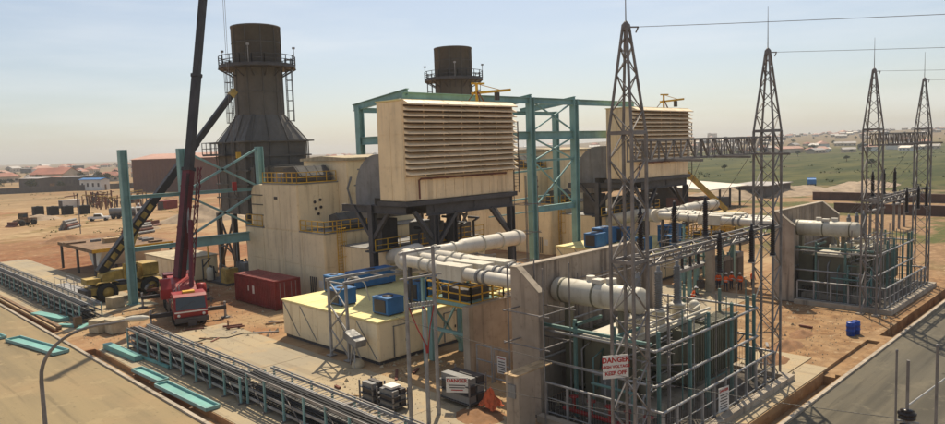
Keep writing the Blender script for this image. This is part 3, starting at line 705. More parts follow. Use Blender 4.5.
hose([(37.2, 40.7, 4.9), (37.6, 40.4, 5.4), (38.2, 40.2, 5.1), (38.5, 40.0, 4.1), (38.5, 39.8, 3.25)], 'white hose looping beside the yellow railed platform')

# lattice portal over the enclosure roof
r = thing('lattice_portal', 'grey lattice portal standing over the enclosure roof', 'lattice frame', (28.5, 43, 0))
X0 = 28.45
for y in (44.0, 41.75): MB(r).bar((X0, y, .04), (X0, y, 5.7), .17).build('leg', 'galv', r)
b = MB(r)
for i in range(3): z = .3+i*1.8; b.bar((X0, 44, z), (X0, 41.75, z+1.8), .09); b.bar((X0, 41.75, z), (X0, 44, z+1.8), .09)
b.build('bracing', 'galv', r)
for y in (44.0, 41.75): MB(r).bar((X0-.2, y, 5.75), (44.2, y, 5.75), .17, .2).build('top_beam', 'galv', r)
b = MB(r)
for i in range(9): x = X0+i*1.97; b.bar((x, 44, 5.62), (x, 41.75, 5.62), .1)
build_each(b, 'tie', 'galv', r)
for y in (44.0, 41.75): MB(r).bar((44.0, y, 3.17), (44.0, y, 5.7), .17).build('leg', 'galv', r)
b = MB(r)
for y in (44, 41.75): b.box(X0-.3, X0+.3, y-.3, y+.3, .04, .1)
build_each(b, 'base_plate', 'galv', r)
r = thing('valve_box', 'dusty pale box on a bent stand at the portal foot', 'box', (28.0, 40.6, 0))
MB(r).prism([(39.7, 1.5), (41.2, 2.0), (41.1, 2.5), (39.6, 2.0)], 'x', 27.6, 28.5).build('casing', 'greyduct', r)
b = MB(r)
for x, y in ((27.7, 40), (28.4, 40), (28, 41)): b.bar((x, y, 0.04), (28.05, 40.5, 1.8), .09)
b.build('stand', 'galv', r); MB(r).lathe((28.1, 40.2, .04), [(.5, 0), (.42, .3), (.2, .5), (0, .55)], 9).build('sandbag', 'stone', r)

# ------------------------------------------------------------------ white bus ducts
def bus_ducts(dx, lab):
    r = thing('bus_duct', lab, 'duct', (34+dx, 36, 0), 'white bus ducts')
    V = lambda x, y, z: (x+dx, y, z)
    MB(r).lathe(V(38.2, 40, 7.25), [(0, -6), (.2, -5.98), (.42, -5.85), (.46, -5.6), (.46, 0), (.6, .25), (.62, .4), (.62, 7.2), (.5, 7.5), (.2, 7.62), (0, 7.64)], 18, 'x').build('cross_pipe', 'white', r)
    for i, x in enumerate((31.2, 32.75, 34.3)):
        p = MB(r).path([V(x+1.2-.05*i, 40.0, 7.0), V(x+1.15, 38.5, 7.0), V(x+.6, 34.8, 6.95)], .42, 14).build('phase_duct', 'white', r)
        MB(r).tube(V(x+.35, 32.6, 6.9), V(x, 26.6, 6.85), .40, 14).build('phase_duct', 'white', r)
        b = MB(r)
        for y in (31.2, 30.6): b.tube(V(x+.25, y, 6.89), V(x+.25, y-.16, 6.89), .5, 14)
        b.build('collar', 'greyduct', p)
        MB(r).box(x-.12+dx, x+1.0+dx, 32.5-.5*i, 34.9, 6.4, 7.4).build('transition_box', 'whitetank', r)
    for xx in (33.5, 35.6, 37.4, 40.6, 42.8, 44.9): MB(r).lathe(V(xx, 40, 7.25), [(.44, -.05), (.56 if xx < 38 else .72, -.05), (.56 if xx < 38 else .72, .05), (.44, .05)], 18, 'x', False).build('flange', 'whitetank', r)
    for x in (31.2, 32.75, 34.3):
        for t in (.25, .6): MB(r).lathe(V(x+1.1-.5*t, 38.4-3.4*t, 7.0-.05*t), [(.4, -.05), (.52, -.05), (.52, .05), (.4, .05)], 14, 'y', False).build('flange', 'whitetank', r)
    for i, x in enumerate((36.2, 37.5)): MB(r).tube(V(x, 40, 6.75), V(x-.9, 31.5, 6.6), .26, 12).build('side_pipe', 'white', r)
    MB(r).path([V(45.6, 40, 7.25), V(46.8, 41, 7.0), V(47.4, 44, 6.4), V(47.4, 48, 5.6), V(47.4, 52.5, 5.0)], .4, 12).build('feed_pipe', 'white', r)
    MB(r).path([V(33.0, 40.6, 6.9), V(36, 43.5, 6.6), V(39.5, 46.8, 6.2), V(41.3, 52.5, 5.0)], .75, 14).build('lube_pipe', 'white', r)
    for x, y in ((33, 40), (38.5, 40), (44.5, 40)):
        MB(r).bar(V(x, y, 3.16 if x < 43 else 0), V(x, y, 6.8), .22).build('support_post', 'grey', r)
    MB(r).bar(V(31, 36.5, 6.45), V(35.8, 36.5, 6.45), .2, .25).build('support_beam', 'grey', r)
    for x in (31.2, 35.6): MB(r).bar(V(x, 36.5, 0.02), V(x, 36.5, 6.3), .2).build('support_post', 'teal', r)
    return r
bus_ducts(0, 'three white bus ducts running into the near concrete firewall')
bus_ducts(D, 'white bus ducts seen behind the black insulators')
def platform(dx, lab):
    r = thing('access_platform', lab, 'platform', (33+dx, 34.5, 0), 'yellow railed platforms')
    x0, x1, y0, y1, z = 32.3+dx, 35.6+dx, 32.9, 37.4, 4.6
    MB(r).box(x0, x1, y0, y1, z-.25, z).build('deck', 'teal', r)
    b = MB(r); rail(b, [(x0+.05, y0+.05, z), (x1-.05, y0+.05, z), (x1-.05, y1-.05, z), (x0+.05, y1-.05, z)], 1.2, .05, 1.1, True); b.build('railing', 'yellow', r)
    MB(r).box(x0, x1, y0-.03, y1, z-.33, z-.26).build('toe_beam', 'yellow', r)
    for x in (x0+.2, x1-.2):
        for y in (y0+.2, y1-.2): MB(r).bar((x, y, .02), (x, y, z-.3), .38).build('leg', 'teal', r)
    b = MB(r)
    for y in (y0+.2, y1-.2): b.bar((x0+.2, y, .5), (x1-.2, y, 4.2), .13); b.bar((x1-.2, y, .5), (x0+.2, y, 4.2), .13)
    b.bar((x0+.2, y0+.2, 2.4), (x0+.2, y1-.2, 2.4), .2); b.bar((x1-.2, y0+.2, 2.4), (x1-.2, y1-.2, 2.4), .2); b.build('brace', 'teal', r)
    MB(r).box(x0+.6, x1-.5, y0+1, y1-1, z+.01, z+.75).build('switch_box', 'signdark', r)
    return r
platform(0, 'yellow railed teal platform under the near white bus ducts'); platform(D, 'yellow railed teal platform under the farther white bus ducts')

# ------------------------------------------------------------------ firewalls
def firewall(dx, lab):
    x0, x1, Y, h = 29.25+dx, 41.6+dx, 26.5, 8.2; r = thing('firewall', lab, 'wall', ((x0+x1)/2, Y, 0), 'transformer firewalls')
    MB(r).box(x0+.45, x1-.45, Y-.4, Y, 0, h).build('back_wall', 'concrete_wall', r)
    for xx in (x0, x1-.44): MB(r).prism([(Y+.02, 0), (Y+.02, h+.01), (Y-.45, h+.01), (Y-2.0, h-1.25), (Y-2.0, 0)], 'x', xx, xx+.44).build('wing_wall', 'concrete_wall', r)
    MB(r).box(x0-.02, x1+.02, Y-.47, Y+.05, h+.012, h+.1).build('coping', 'concrete', r)
    for xx in (x0, x1-.44): MB(r).prism([(Y-.46, h+.02), (Y-.46, h+.1), (Y-2.05, h-1.17), (Y-2.05, h-1.25)], 'x', xx-.02, xx+.46).build('coping', 'concrete', r)
    # formwork board marks: real shallow lifts
    b = MB(r)
    for i in range(1, 10): xx = x0+.5+i*1.14; b.box(xx-.035, xx+.035, Y-.425, Y-.39, .1, h-.1)
    for z in (2.7, 5.4): b.box(x0+.46, x1-.46, Y-.42, Y-.39, z-.03, z+.03)
    b.build('formwork_joint', 'concrete_wall', r)
    return r
for dx_, lab_ in ((0, 'oily gravel bed coloured darker for the bay shade under the near transformer'), (D, 'oily gravel bed coloured darker for the bay shade under the farther transformer')):
    tag(MB(o=(29.5+dx_, 17, 0)).box(28.95+dx_, 43.35+dx_, 16.8, 26.0, -.02, .012).build('gravel_bed', 'gravel'), lab_, 'gravel', kind='structure')  # dark floor sheet added to deepen the shaded bays
firewall(0, 'tall near concrete firewall pierced by white bus ducts'); firewall(D, 'farther concrete firewall behind the second transformer')
# low wall with gates
r = thing('low_wall', 'lower concrete wall standing left of the near firewall', 'wall', (33, 32.6, 0))
MB(r).box(31.9, 38.2, 32.4, 32.8, 0, 4.6).build('wall', 'concrete_wall', r); MB(r).box(31.45, 31.9, 32.3, 32.9, 0, 4.68).build('end_pier', 'concrete', r); MB(r).box(31.9, 38.2, 32.37, 32.83, 4.605, 4.7).build('coping', 'concrete', r)
def gate(x, y0, y1, lab):
    r = thing('gate', lab, 'gate', (x, (y0+y1)/2, 0), 'grey pipe gates'); b = MB(r)
    for y in (y0, y1): b.tube((x, y, .1), (x, y, 2.3), .06, 8)
    for z in (.35, 1.3, 2.28): b.tube((x, y0, z), (x, y1, z), .05, 8)
    b.build('frame', 'galv', r)
    b = MB(r); b.tube((x, y0, .0), (x, y0, .1), .09, 8); b.build('hinge_post', 'galv', r)
    b = MB(r)
    for i in range(1, 12): y = y0+(y1-y0)*i/12; b.bar((x, y, .35), (x, y, 2.28), .012)
    b.build('mesh', 'galv', r); return r
gate(31.7, 30.55, 31.9, 'left leaf of the grey pipe gates beside the low wall'); gate(31.65, 28.95, 30.3, 'right leaf of the grey pipe gates bearing a white notice')
def sign(lab, x, y, z, w, h, ang, lines_, tilt=0, cat='sign', group=None):
    """flat sign facing -Y when ang = 0"""
    r = thing('warning_sign', lab, cat, (x, y, z), group, ang, True); r.rotation_euler.x = tilt
    MB().box(-w/2, w/2, -.012, .012, -h/2, h/2).build('board', 'signwhite', r)
    for body, size, zz, mt in lines_:
        if body is None: MB().box(-size/2, size/2, -.017, -.0125, zz-.03, zz+.03).build('print_line', mt, r); continue
        text('lettering', body, size, mt, r, (0, -.018, zz), (R(90), 0, 0))
    return r

# ------------------------------------------------------------------ transformers
def bushing(b, x, y, z, h, r0=.2, n=12):
    prof = [(r0*1.1, 0), (r0*1.1, .12)]; k = int(h/.13)
    for i in range(k): zz = .12+i*(h-.2)/k; prof += [(r0*.7, zz+.01), (r0*1.05, zz+.05), (r0*.7, zz+.1)]
    prof += [(r0*.45, h), (r0*.45, h+.2), (0, h+.22)]; b.lathe((x, y, z), prof, n)
def transformer(dx, lab, cl=0.):
    r = thing('power_transformer', lab, 'transformer', (36.5+dx, 21.5, 0), 'power transformers')
    X = lambda x: x+dx
    MB(r).box(X(31.5), X(42.6), 19.6, 24.6, .0, .45).build('plinth', 'concrete', r)
    MB(r).box(X(32.2), X(41.4), 20.9, 23.6, .46, 4.0).build('tank', 'trafo', r)
    MB(r).box(X(32.05), X(41.55), 20.75, 23.75, 4.005, 4.2).build('cover', 'whitetank', r)
    b = MB(r)
    for i in range(9): xx = X(32.5+i*1.08); b.box(xx-.06, xx+.06, 20.78, 20.9, .5, 3.95); b.box(xx-.06, xx+.06, 23.6, 23.72, .5, 3.95)
    build_each(b, 'stiffener', 'trafo', r)
    # radiator banks (front right, front middle, right end)
    for x0, nf in ((36.7, 9), (39.3, 7), (41.0, 8)):
        b = MB(r)
        for i in range(nf): xx = X(x0+i*.235); b.box(xx, xx+.09, 19.35, 20.6, .9, 4.05)
        bank = b.build('radiator', 'trafo', r)
        b = MB(r); w = nf*.235
        for z in (1.05, 3.85): b.tube((X(x0-.1), 20.62, z), (X(x0+w), 20.62, z), .11, 8)
        for z in (1.05, 3.85): b.tube((X(x0+w/2), 20.6, z), (X(x0+w/2), 20.92, z), .1, 8)
        b.box(X(x0-.05), X(x0+w), 19.34, 19.42, 4.06, 4.12); b.build('header_pipe', 'trafo', bank)
    for x0 in (32.4, 35.0, 38.0):
        b = MB(r)
        for i in range(8): xx = X(x0+i*.25); b.box(xx, xx+.09, 23.9, 25.0, 1.0, 4.0)
        for z in (1.1, 3.9): b.tube((X(x0-.1), 23.85, z), (X(x0+2), 23.85, z), .1, 8)
        b.build('radiator', 'trafo', r)
    # conservator
    c = MB(r).lathe((X(32.7), 23.0, 6.5), [(0, -3.05), (.4, -3.0), (.68, -2.88), (.72, -2.78), (.72, 2.78), (.68, 2.88), (.4, 3.0), (0, 3.05)], 24, 'y').build('conservator', 'whitetank', r)
    for y in (-2.3, 0, 2.3): MB(r).lathe((X(32.7), 23.0+y, 6.5), [(.72, -.05), (.76, -.05), (.76, .05), (.72, .05)], 24, 'y', False).build('band', 'trafo', c)
    for y, rr in ((23.6, .26), (22.2, .3)): MB(r).tube((X(32.9), y, 7.1), (X(32.9), y, 7.5), rr, 12).build('manhole', 'white', c)
    MB(r).box(X(32.4), X(33.0), 22.6, 23.2, 7.18, 7.42).build('relay_box', 'white', c)
    for y in (21.2, 24.9): MB(r).box(X(32.45), X(32.95), y, y+.3, .46 if y > 24 else 4.21, 5.82).build('conservator_leg', 'trafo', r)
    MB(r).path([(X(33.2), 22.4, 5.95), (X(33.9), 22.4, 5.6), (X(34.6), 22.4, 5.2), (X(34.6), 22.4, 4.2)], .1, 8).build('oil_pipe', 'trafo', r)
    # turrets with bushings
    for x in (34.3, 36.6, 38.8):
        t = MB(r).lathe((X(x), 21.4, 4.2), [(.4, 0), (.4, .8), (.48, .82), (.48, .9), (.3, .95), (0, .97)], 16).build('turret', 'whitetank', r)
        b = MB(r); bushing(b, X(x), 21.4, 5.15, 2.4, .24); b.build('bushing', 'greyporc', t)
    for x in (35.0, 35.7, 36.4):
        t = MB(r).lathe((X(x), 23.0, 4.2), [(.3, 0), (.3, .5), (.0, .52)], 12).build('turret', 'whitetank', r)
        b = MB(r); bushing(b, X(x), 23.0, 4.7, .9, .16); b.build('bushing', 'greyporc', t)
    for x, y, rad, h in ((40.2, 22.2, .55, .6), (37.7, 22.7, .5, .5), (35.4, 22.6, .45, .45), (40.6, 21.2, .35, .7)):
        MB(r).lathe((X(x), y, 4.2), [(rad, 0), (rad, h*.7), (rad*.8, h), (rad*.4, h*1.15), (0, h*1.2)], 14).build('dome', 'whitetank', r)
    b = MB(r)
    for i in range(5): b.path([(X(33.0+i*1.7), 20.85, 4.6), (X(33.8+i*1.7), 20.85, 4.75), (X(34.4+i*1.7), 21.6, 4.6), (X(34.4+i*1.7), 22.6, 4.5)], .07, 6)
    b.tube((X(32.2), 20.6, 4.45), (X(41.4), 20.6, 4.45), .08, 6); b.build('cover_pipework', 'whitetank', r)
    k = MB(r).box(X(31.6), X(32.15), 20.9, 22.2, .9, 2.6).build('control_cabinet', 'trafo', r); MB(r).box(X(31.55), X(31.595), 21.0, 22.1, 1.0, 2.5).build('cabinet_door', 'greyduct', k)
    for x in (33.4, 35.0): MB(r).lathe((X(x), 20.4, 1.0), [(.35, 0), (.45, .1), (.45, .8), (.35, .9), (0, .92)], 12).build('oil_pump', 'trafo', r)
    for x in (32.6, 34.6, 36.0):
        MB(r).box(X(x), X(x+.9), 20.15, 20.85, 2.2, 3.4).build('marshalling_box', 'trafo', r)
    return r
transformer(0, 'near grey power transformer with radiators behind the pipe fence'); transformer(D, 'farther grey power transformer behind the second lattice tower pair')

def deluge(dx, lab):
    r = thing('deluge_pipe_frame', lab, 'pipe frame', (36+dx, 21.5, 0), 'deluge pipe frames'); x0, x1, y0, y1 = 30.4+dx, 42.5+dx, 18.0, 25.4
    for z in (2.83, 4.62):
        p = MB(r)
        for a, c in (((x0, y0), (x1, y0)), ((x1, y0), (x1, y1)), ((x1, y1), (x0, y1)), ((x0, y1), (x0, y0))): p.tube((*a, z), (*c, z), .075, 8)
        q = p.build('ring_pipe', 'galv', r); b = MB(r)
        for i in range(11): xx = x0+.5+i*1.1; b.tube((xx, y0, z), (xx, y0+.25, z-.12), .04, 6); b.tube((xx, y0-.01, z), (xx, y0+.01, z), .11, 8)
        b.build('nozzle', 'galv', q)
    for x in (30.95, 34.2, 36.3, 39.2, 41.4, 42.3): MB(r).bar((x+dx, y0+.12, .02), (x+dx, y0+.12, 5.5), .15).build('post', 'tealshade', r)
    for y in (20.5, 23.0, 25.3): MB(r).bar((x0+.12, y, .02), (x0+.12, y, 5.5), .16).build('post', 'tealshade', r); MB(r).bar((x1+.12, y, .02), (x1+.12, y, 5.5), .15).build('post', 'tealshade', r)
    MB(r).bar((x0, 20.5, 4.9), (x0+2.6, 20.5, 4.9), .16).build('bracket_beam', 'tealshade', r); MB(r).bar((x0, 23, 5.2), (x0+2.6, 23, 5.2), .16).build('bracket_beam', 'tealshade', r)
    MB(r).bar((x0, 18.2, 4.95), (x0, 25.3, 4.95), .16).build('bracket_beam', 'tealshade', r)
    b = MB(r); b.path([(x0-.2, 18.3, .4), (x0-.2, 18.3, 3.6), (x0-.2, 20.2, 3.6), (x0-.2, 20.2, 1.8)], .09, 8); b.path([(x0-.5, 19, .3), (x0-.5, 19, 2.4), (x0-.5, 21.5, 2.4)], .09, 8); b.build('riser_pipe', 'tealshade', r)
    rs_ = random.Random(int(dx)+2)
    for k in range(9):
        xx = x0+.6+k*1.3; MB(r).tube((xx, y0+.25, rs_.uniform(.3, .8)), (xx, y0+.25, rs_.uniform(5.2, 6.6)), .035, 6).build('drop_pipe', rs_.choice(('galv', 'tealshade', 'darkgalv')), r)
    for k in range(10):
        a = Vector((rs_.uniform(x0, x1), rs_.uniform(18.2, 20), rs_.uniform(1, 5.4))); c = a+Vector((rs_.uniform(1.2, 3.4)*rs_.choice((-1, 1)), rs_.uniform(-.4, 2.6), rs_.uniform(-.4, .5))); c.x = min(max(c.x, x0), x1)
        MB(r).tube(a, c, rs_.uniform(.03, .06), 6).build('spray_pipe', rs_.choice(('galv', 'tealshade', 'trafo', 'darkgalv')), r)
    for k in range(6):
        xx = x0-.3+k*.2; MB(r).path([(xx, 18.5+k*.9, .2), (xx, 18.5+k*.9, 2.2+.3*k), (xx+1.2, 18.7+k*.9, 2.4+.3*k), (xx+1.3, 19.2+k*.9, 1.2)], .05, 6).build('branch_pipe', rs_.choice(('galv', 'tealshade', 'darkgalv')), r)
    return r
deluge(0, 'grey pipe rings on teal posts round the near transformer'); deluge(D, 'grey pipe rings on teal posts round the farther transformer')

def fence(dx, lab):
    r = thing('pipe_fence', lab, 'fence', (36+dx, 17, 0), 'transformer fences'); x0, x1, y0, y1 = 29.4+dx, 42.6+dx, 17.0, 24.2
    segs = [((x0, y1), (x0, y0)), ((x0, y0), (x1, y0)), ((x1, y0), (x1, y1))]
    MB(r).box(x0-.9, x1+1.3, y0-.75, y0-.25, 0, .38).build('kerb', 'concrete', r); MB(r).box(x1+.8, x1+1.3, y0-.24, y1, 0, .38).build('kerb', 'concrete', r); MB(r).box(x0-.9, x0-.4, y0-.24, y1, 0, .38).build('kerb', 'concrete', r)
    for k, (a, c) in enumerate(segs):
        a, c = Vector(a), Vector(c); n = round((c-a).length/1.32)
        for i in range(n+(k == 2)): p = a.lerp(c, i/n); MB(r).bar((p.x, p.y, .02), (p.x, p.y, 1.96), .13, .13).build('post', 'galv', r)
        for z, rr in ((2.0, .07), (.35, .04), (1.15, .03)): MB(r).tube((a.x, a.y, z), (c.x, c.y, z), rr, 8).build('rail', 'galv', r)
        b = MB(r); n2 = round((c-a).length/.16)
        for i in range(n2): p = a.lerp(c, (i+.5)/n2); b.bar((p.x, p.y, .35), (p.x, p.y, 1.96), .012)
        b.build('wire_mesh', 'darkgalv', r)
    return r
fence(0, 'galvanised pipe fence round the near transformer'); fence(D, 'galvanised pipe fence round the farther transformer')

# ------------------------------------------------------------------ lattice gantries
TY = 17.8; S = .6
def lattice_tower(x, lab):
    r = thing('lattice_tower', lab, 'lattice tower', (x, TY, 0), 'gantry lattice towers'); W, T = 15.5, 20.35
    cor = [(-S, -S), (S, -S), (S, S), (-S, S)]; legtop = .09
    for a, c in cor:
        b = MB(r); b.bar((x+a, TY+c, 0), (x+a, TY+c, W), .12); b.bar((x+a, TY+c, W), (x+a/S*legtop, TY+c/S*legtop, T), .095); b.build('leg', 'darkgalv', r)
    def half(z): return S if z <= W else S+(legtop-S)*(z-W)/(T-W)
    lv = [i*W/13 for i in range(14)] + [W+(T-W)*k for k in (.2, .38, .54, .68, .8, .9)]
    for f in range(4):
        b = MB(r); (a0, c0), (a1, c1) = cor[f], cor[(f+1) % 4]
        for k in range(len(lv)-1):
            h0, h1 = half(lv[k])/S, half(lv[k+1])/S
            P = lambda a, c, h, z: (x+a*h, TY+c*h, z)
            if k < 13:
                if (k+f) % 2: b.bar(P(a0, c0, h0, lv[k]), P(a1, c1, h1, lv[k+1]), .075, .03)
                else: b.bar(P(a1, c1, h0, lv[k]), P(a0, c0, h1, lv[k+1]), .075, .03)
            elif (k+f) % 2: b.bar(P(a0, c0, h0, lv[k]), P(a1, c1, h1, lv[k+1]), .06, .03)
            else: b.bar(P(a1, c1, h0, lv[k]), P(a0, c0, h1, lv[k+1]), .06, .03)
        for z in (W, W-5.9): b.bar((x+a0, TY+c0, z), (x+a1, TY+c1, z), .1, .16)
        b.build('bracing', 'darkgalv', r)
    MB(r).lathe((x, TY, T), [(.17, -.25), (.17, .02), (.06, .15), (0, .18)], 8).build('cap', 'darkgalv', r)
    MB(r).tube((x, TY, T+.15), (x, TY, T+2.6), .03, 6, .012).build('lightning_rod', 'darkgalv', r)
    b = MB(r); b.bar((x+.1, TY-.1, T-.12), (x+.55, TY-.3, T-.1), .06); b.bar((x+.55, TY-.3, T-.1), (x+.42, TY-.25, T-.35), .05); b.build('wire_bracket', 'darkgalv', r)
    b = MB(r)
    for a, c in cor: b.box(x+a-.28, x+a+.28, TY+c-.28, TY+c+.28, 0, .12)
    build_each(b, 'footing', 'concrete', r)
    return r
TX = [27.85, 43.45, 64.7, 80.9]
for x, lab in zip(TX, ('nearest lattice tower bearing the red danger board', 'lattice tower at the far corner of the near transformer fence', 'lattice tower behind the two blue barrels', 'rightmost and farthest lattice tower of the gantries')):
    lattice_tower(x, lab)
def lattice_beam(x0, x1, z, hh, w, lab, n, arms=None, mt='darkgalv'):
    r = thing('lattice_beam', lab, 'lattice beam', (x0, TY, z), 'gantry lattice beams')
    for dy in (-w/2, w/2):
        for dz in (-hh/2, hh/2): MB(r).bar((x0, TY+dy, z+dz), (x1, TY+dy, z+dz), .1).build('chord', mt, r)
    b = MB(r); st_ = (x1-x0)/n
    for i in range(n):
        a, c = x0+i*st_, x0+(i+1)*st_; e = 1 if i % 2 else -1
        for dy in (-w/2, w/2): b.bar((a, TY+dy, z-e*hh/2), (c, TY+dy, z+e*hh/2), .06, .04); b.bar((a, TY+dy, z-hh/2), (a, TY+dy, z+hh/2), .05, .04)
        for dz in (-hh/2, hh/2): b.bar((a, TY-e*w/2, z+dz), (c, TY+e*w/2, z+dz), .05, .04)
    b.build('lacing', mt, r)
    for ax in arms or ():
        MB(r).bar((ax, TY+w/2, z-hh/2), (ax+.1, TY-2.3, z-hh/2-.05), .14, .12).build('cross_arm', mt, r)
    return r
lattice_beam(TX[0]+S, TX[1]-S, 14.65, .95, .8, 'upper lattice beam crossing before the farther filter house', 20, [TX[0]+2.6, TX[0]+7.8, TX[0]+13])
lattice_beam(TX[2]+S, TX[3]-S, 14.65, .95, .8, 'upper lattice beam against the hazy town', 20, [TX[2]+2.6, TX[2]+7.8, TX[2]+13])
lattice_beam(TX[0]+S, TX[1]-S, 9.45, .45, .75, 'lower lattice beam above the near transformer carrying black insulators', 14, None, 'darkgalv')
lattice_beam(TX[2]+S, TX[3]-S, 9.45, .45, .75, 'lower lattice beam above the farther transformer carrying black insulators', 14, None, 'darkgalv')
def insulator(x, y, z, h, lab, hang=False):
    r = thing('insulator', lab, 'insulator', (x, y, z), 'black post insulators'); b = MB(r); bushing(b, x, y, z, h, .16, 10); b.build('sheds', 'insul', r)
    MB(r).tube((x, y, z+h+.05), (x, y, z+h+.32), .05, 6).build('terminal', 'galv', r); MB(r).box(x-.14, x+.14, y-.14, y+.14, z-.06, z-.001).build('base_plate', 'galv', r); return r
for bx, who in ((TX[0], 'near'), (TX[2], 'farther')):
    for k, (dx, w) in enumerate(((1.75, 'first'), (5.0, 'second'), (8.4, 'third'))): insulator(bx+dx, TY+.45, 9.82, 1.9, f'{w} black insulator standing on the {who} lower lattice beam, counted from the left')
    for k, (dx, w) in enumerate(((7.6, 'first'), (11.6, 'second'), (14.6, 'third'))): insulator(bx+dx, TY-.75, 8.0, 1.95, f'{w} black insulator hung in front of the {who} lower lattice beam, counted from the left')
def wire(pts, lab, r=.018, mt='darkgalv', group=None): return tag(MB(o=pts[0]).path(pts, r, 5).build('wire', mt), lab, 'wire', group)
def sag(p, q, s_, n=14):
    p, q = Vector(p), Vector(q); return [p.lerp(q, i/n) - Vector((0, 0, s_*4*(i/n)*(1-i/n))) for i in range(n+1)]
wd = Vector((.5, -1, -.03)).normalized()
for x, w in zip(TX, ('nearest', 'second', 'third', 'farthest')):
    p = Vector((x+.5, TY-.3, 20.25)); wire(sag(p, p+wd*55, .3), f'thin earth wire leaving the top of the {w} lattice tower', .013)
for bx, who in ((TX[0], 'near'), (TX[2], 'farther')):
    D2 = 0 if who == 'near' else D
    for dx, tx, w in ((2.6, 34.3, 'left'), (7.8, 36.6, 'middle'), (13, 38.8, 'right')):
        wire(sag((bx+dx+.1, TY-2.2, 14.1), (tx+D2, 21.4, 7.95), .6), f'{w} dropper wire hanging to a bushing of the {who} transformer', .014)
    for dx, tx, w in ((1.75, 34.3, 'left'), (5.0, 36.6, 'middle'), (8.4, 38.8, 'right')):
        wire(sag((bx+dx, TY+.45, 12.0), (tx+D2, 21.4, 7.95), .4), f'{w} short jumper wire from insulator to bushing of the {who} transformer', .014)

# ------------------------------------------------------------------ warning signs
sign('large white danger board with red letters on the nearest lattice tower', 26.62, 17.8, 4.85, 1.25, 1.08, R(-34), [('DANGER', .33, .31, 'signred'), ('HIGH VOLTAGE', .19, .0, 'signred'), ('KEEP OFF', .25, -.3, 'signred')])
sign('white notice with dark lines wired to the near transformer fence', 35.6, 16.9, 1.0, .95, 1.35, R(-8), [('DANGER', .2, .5, 'signred')] + [(None, .7-.1*(k % 2), .25-k*.15, 'signdark') for k in range(6)])
sign('white danger board on the dark equipment frame by the poles', 27.0, 28.9, 1.45, 1.3, .9, R(-55), [('DANGER', .3, .25, 'signred'), (None, 1.0, -.02, 'signdark'), (None, .9, -.16, 'signdark'), (None, .7, -.3, 'signred')])
sign('white notice hung on the grey pipe gate', 31.58, 29.6, 1.35, .75, 1.1, R(-90), [(None, .6, .42, 'signred')] + [(None, .55, .2-k*.16, 'signdark') for k in range(5)])

# ------------------------------------------------------------------ cable trays
def cable_tray(name, lab, x0, x1, y0, y1, h=1.6, step=2.1):
    r = thing(name, lab, 'cable tray', ((x0+x1)/2, (y0+y1)/2, 0), 'cable tray runs'); n = round((y1-y0)/step)
    for i in range(n+1):
        y = y0+(y1-y0)*i/n
        for x in (x0, x1): MB(r).bar((x, y, .04), (x, y, h+.12), .12, .1).build('post', 'teal', r)
        MB(r).bar((x0-.2, y, .08), (x1+.2, y, .08), .14, .08).build('foot_bar', 'darkgalv', r)
    for k, z in enumerate((.45, 1.0, h)):
        t = MB(r)
        for x in (x0+.1, x0+.98, x1-.98, x1-.1): t.bar((x, y0-.2, z), (x, y1+.2, z), .05, .16)
        tr = t.build('tray_rails', 'galv', r)
        b = MB(r); m_ = round((y1-y0)/.42)
        for i in range(m_): y = y0+(y1-y0)*i/m_; b.bar((x0+.1, y, z-.03), (x0+.98, y, z-.03), .06, .03); b.bar((x1-.98, y, z-.03), (x1-.1, y, z-.03), .06, .03)
        b.build('rungs', 'darkgalv', tr)
        b = MB(r)
        for j in range((7, 6, 3)[k]):
            cx = x0+.22+j*.19 if j < 4 else x1-.9+(j-4)*.18
            pts = [(cx+random.uniform(-.04, .04), y0-.25+(y1-y0+.5)*i/14, z+.03+random.uniform(0, .03)) for i in range(15)]; b.path(pts, .05+.015*(j % 3), 5)
        b.build('cables', 'cable', tr)
    b = MB(r)
    for i in range(n):
        y = y0+(y1-y0)*i/n; yy = y0+(y1-y0)*(i+1)/n
        if i % 2 == 0: b.bar((x0-.03, y, .1), (x0-.03, yy, h), .05, .03)
    for x in (x0, x1): b.bar((x, y0, h+.12), (x, y1, h+.12), .06)
    b.build('bracing', 'darkgalv', r)
    return r
cable_tray('cable_tray', 'middle teal and grey cable tray run ending before the red crane', 19.0, 20.7, 39.6, 58.6)
cable_tray('cable_tray', 'nearest teal and grey cable tray run with black cables inside', 19.25, 21.1, 20.0, 39.2, 1.85)
cable_tray('cable_tray', 'far teal and grey cable tray run along the tan road', 19.2, 21.1, 71.6, 132)

# ------------------------------------------------------------------ pole trio with red cables, cabinets
r = thing('pole_stand', 'three tall grey poles joined by a light top frame with red cables', 'pole stand', (24.8, 29, 0))
PP = [(24.2, 29.75), (24.5, 28.6), (25.75, 29.15)]
for (x, y), hh in zip(PP, (9.5, 6.4, 9.7)): MB(r).tube((x, y, 0), (x, y, hh), .125, 10, .1).build('pole', 'galv', r)
b = MB(r); b.bar((23.9, 29.9, 9.4), (26.2, 29.0, 9.6), .12); b.bar((23.9, 29.9, 8.0), (26.2, 29.0, 8.1), .08); b.bar((24.2, 29.75, 6.3), (25.75, 29.15, 6.35), .08)
for i in range(9): b.bar((24.2+.17*i, 29.75-.066*i, 6.42), (24.2+.17*i, 29.75-.066*i, 6.62), .09, .12)
build_each(b, 'cross_bar', 'galv', r)
for k, (px_, py_) in enumerate(((24.3, 29.7), (25.0, 29.3), (25.7, 29.15))): MB(r).path([(px_, py_, 6.4), (px_*.5+12.25, py_*.5+14.3, 5.3), (24.5+.1*(k-1), 28.5, 4.5-.1*k), (24.5+.05*(k-1), 28.47, 4.0)], .035, 6).build('cable', 'redcable', r)
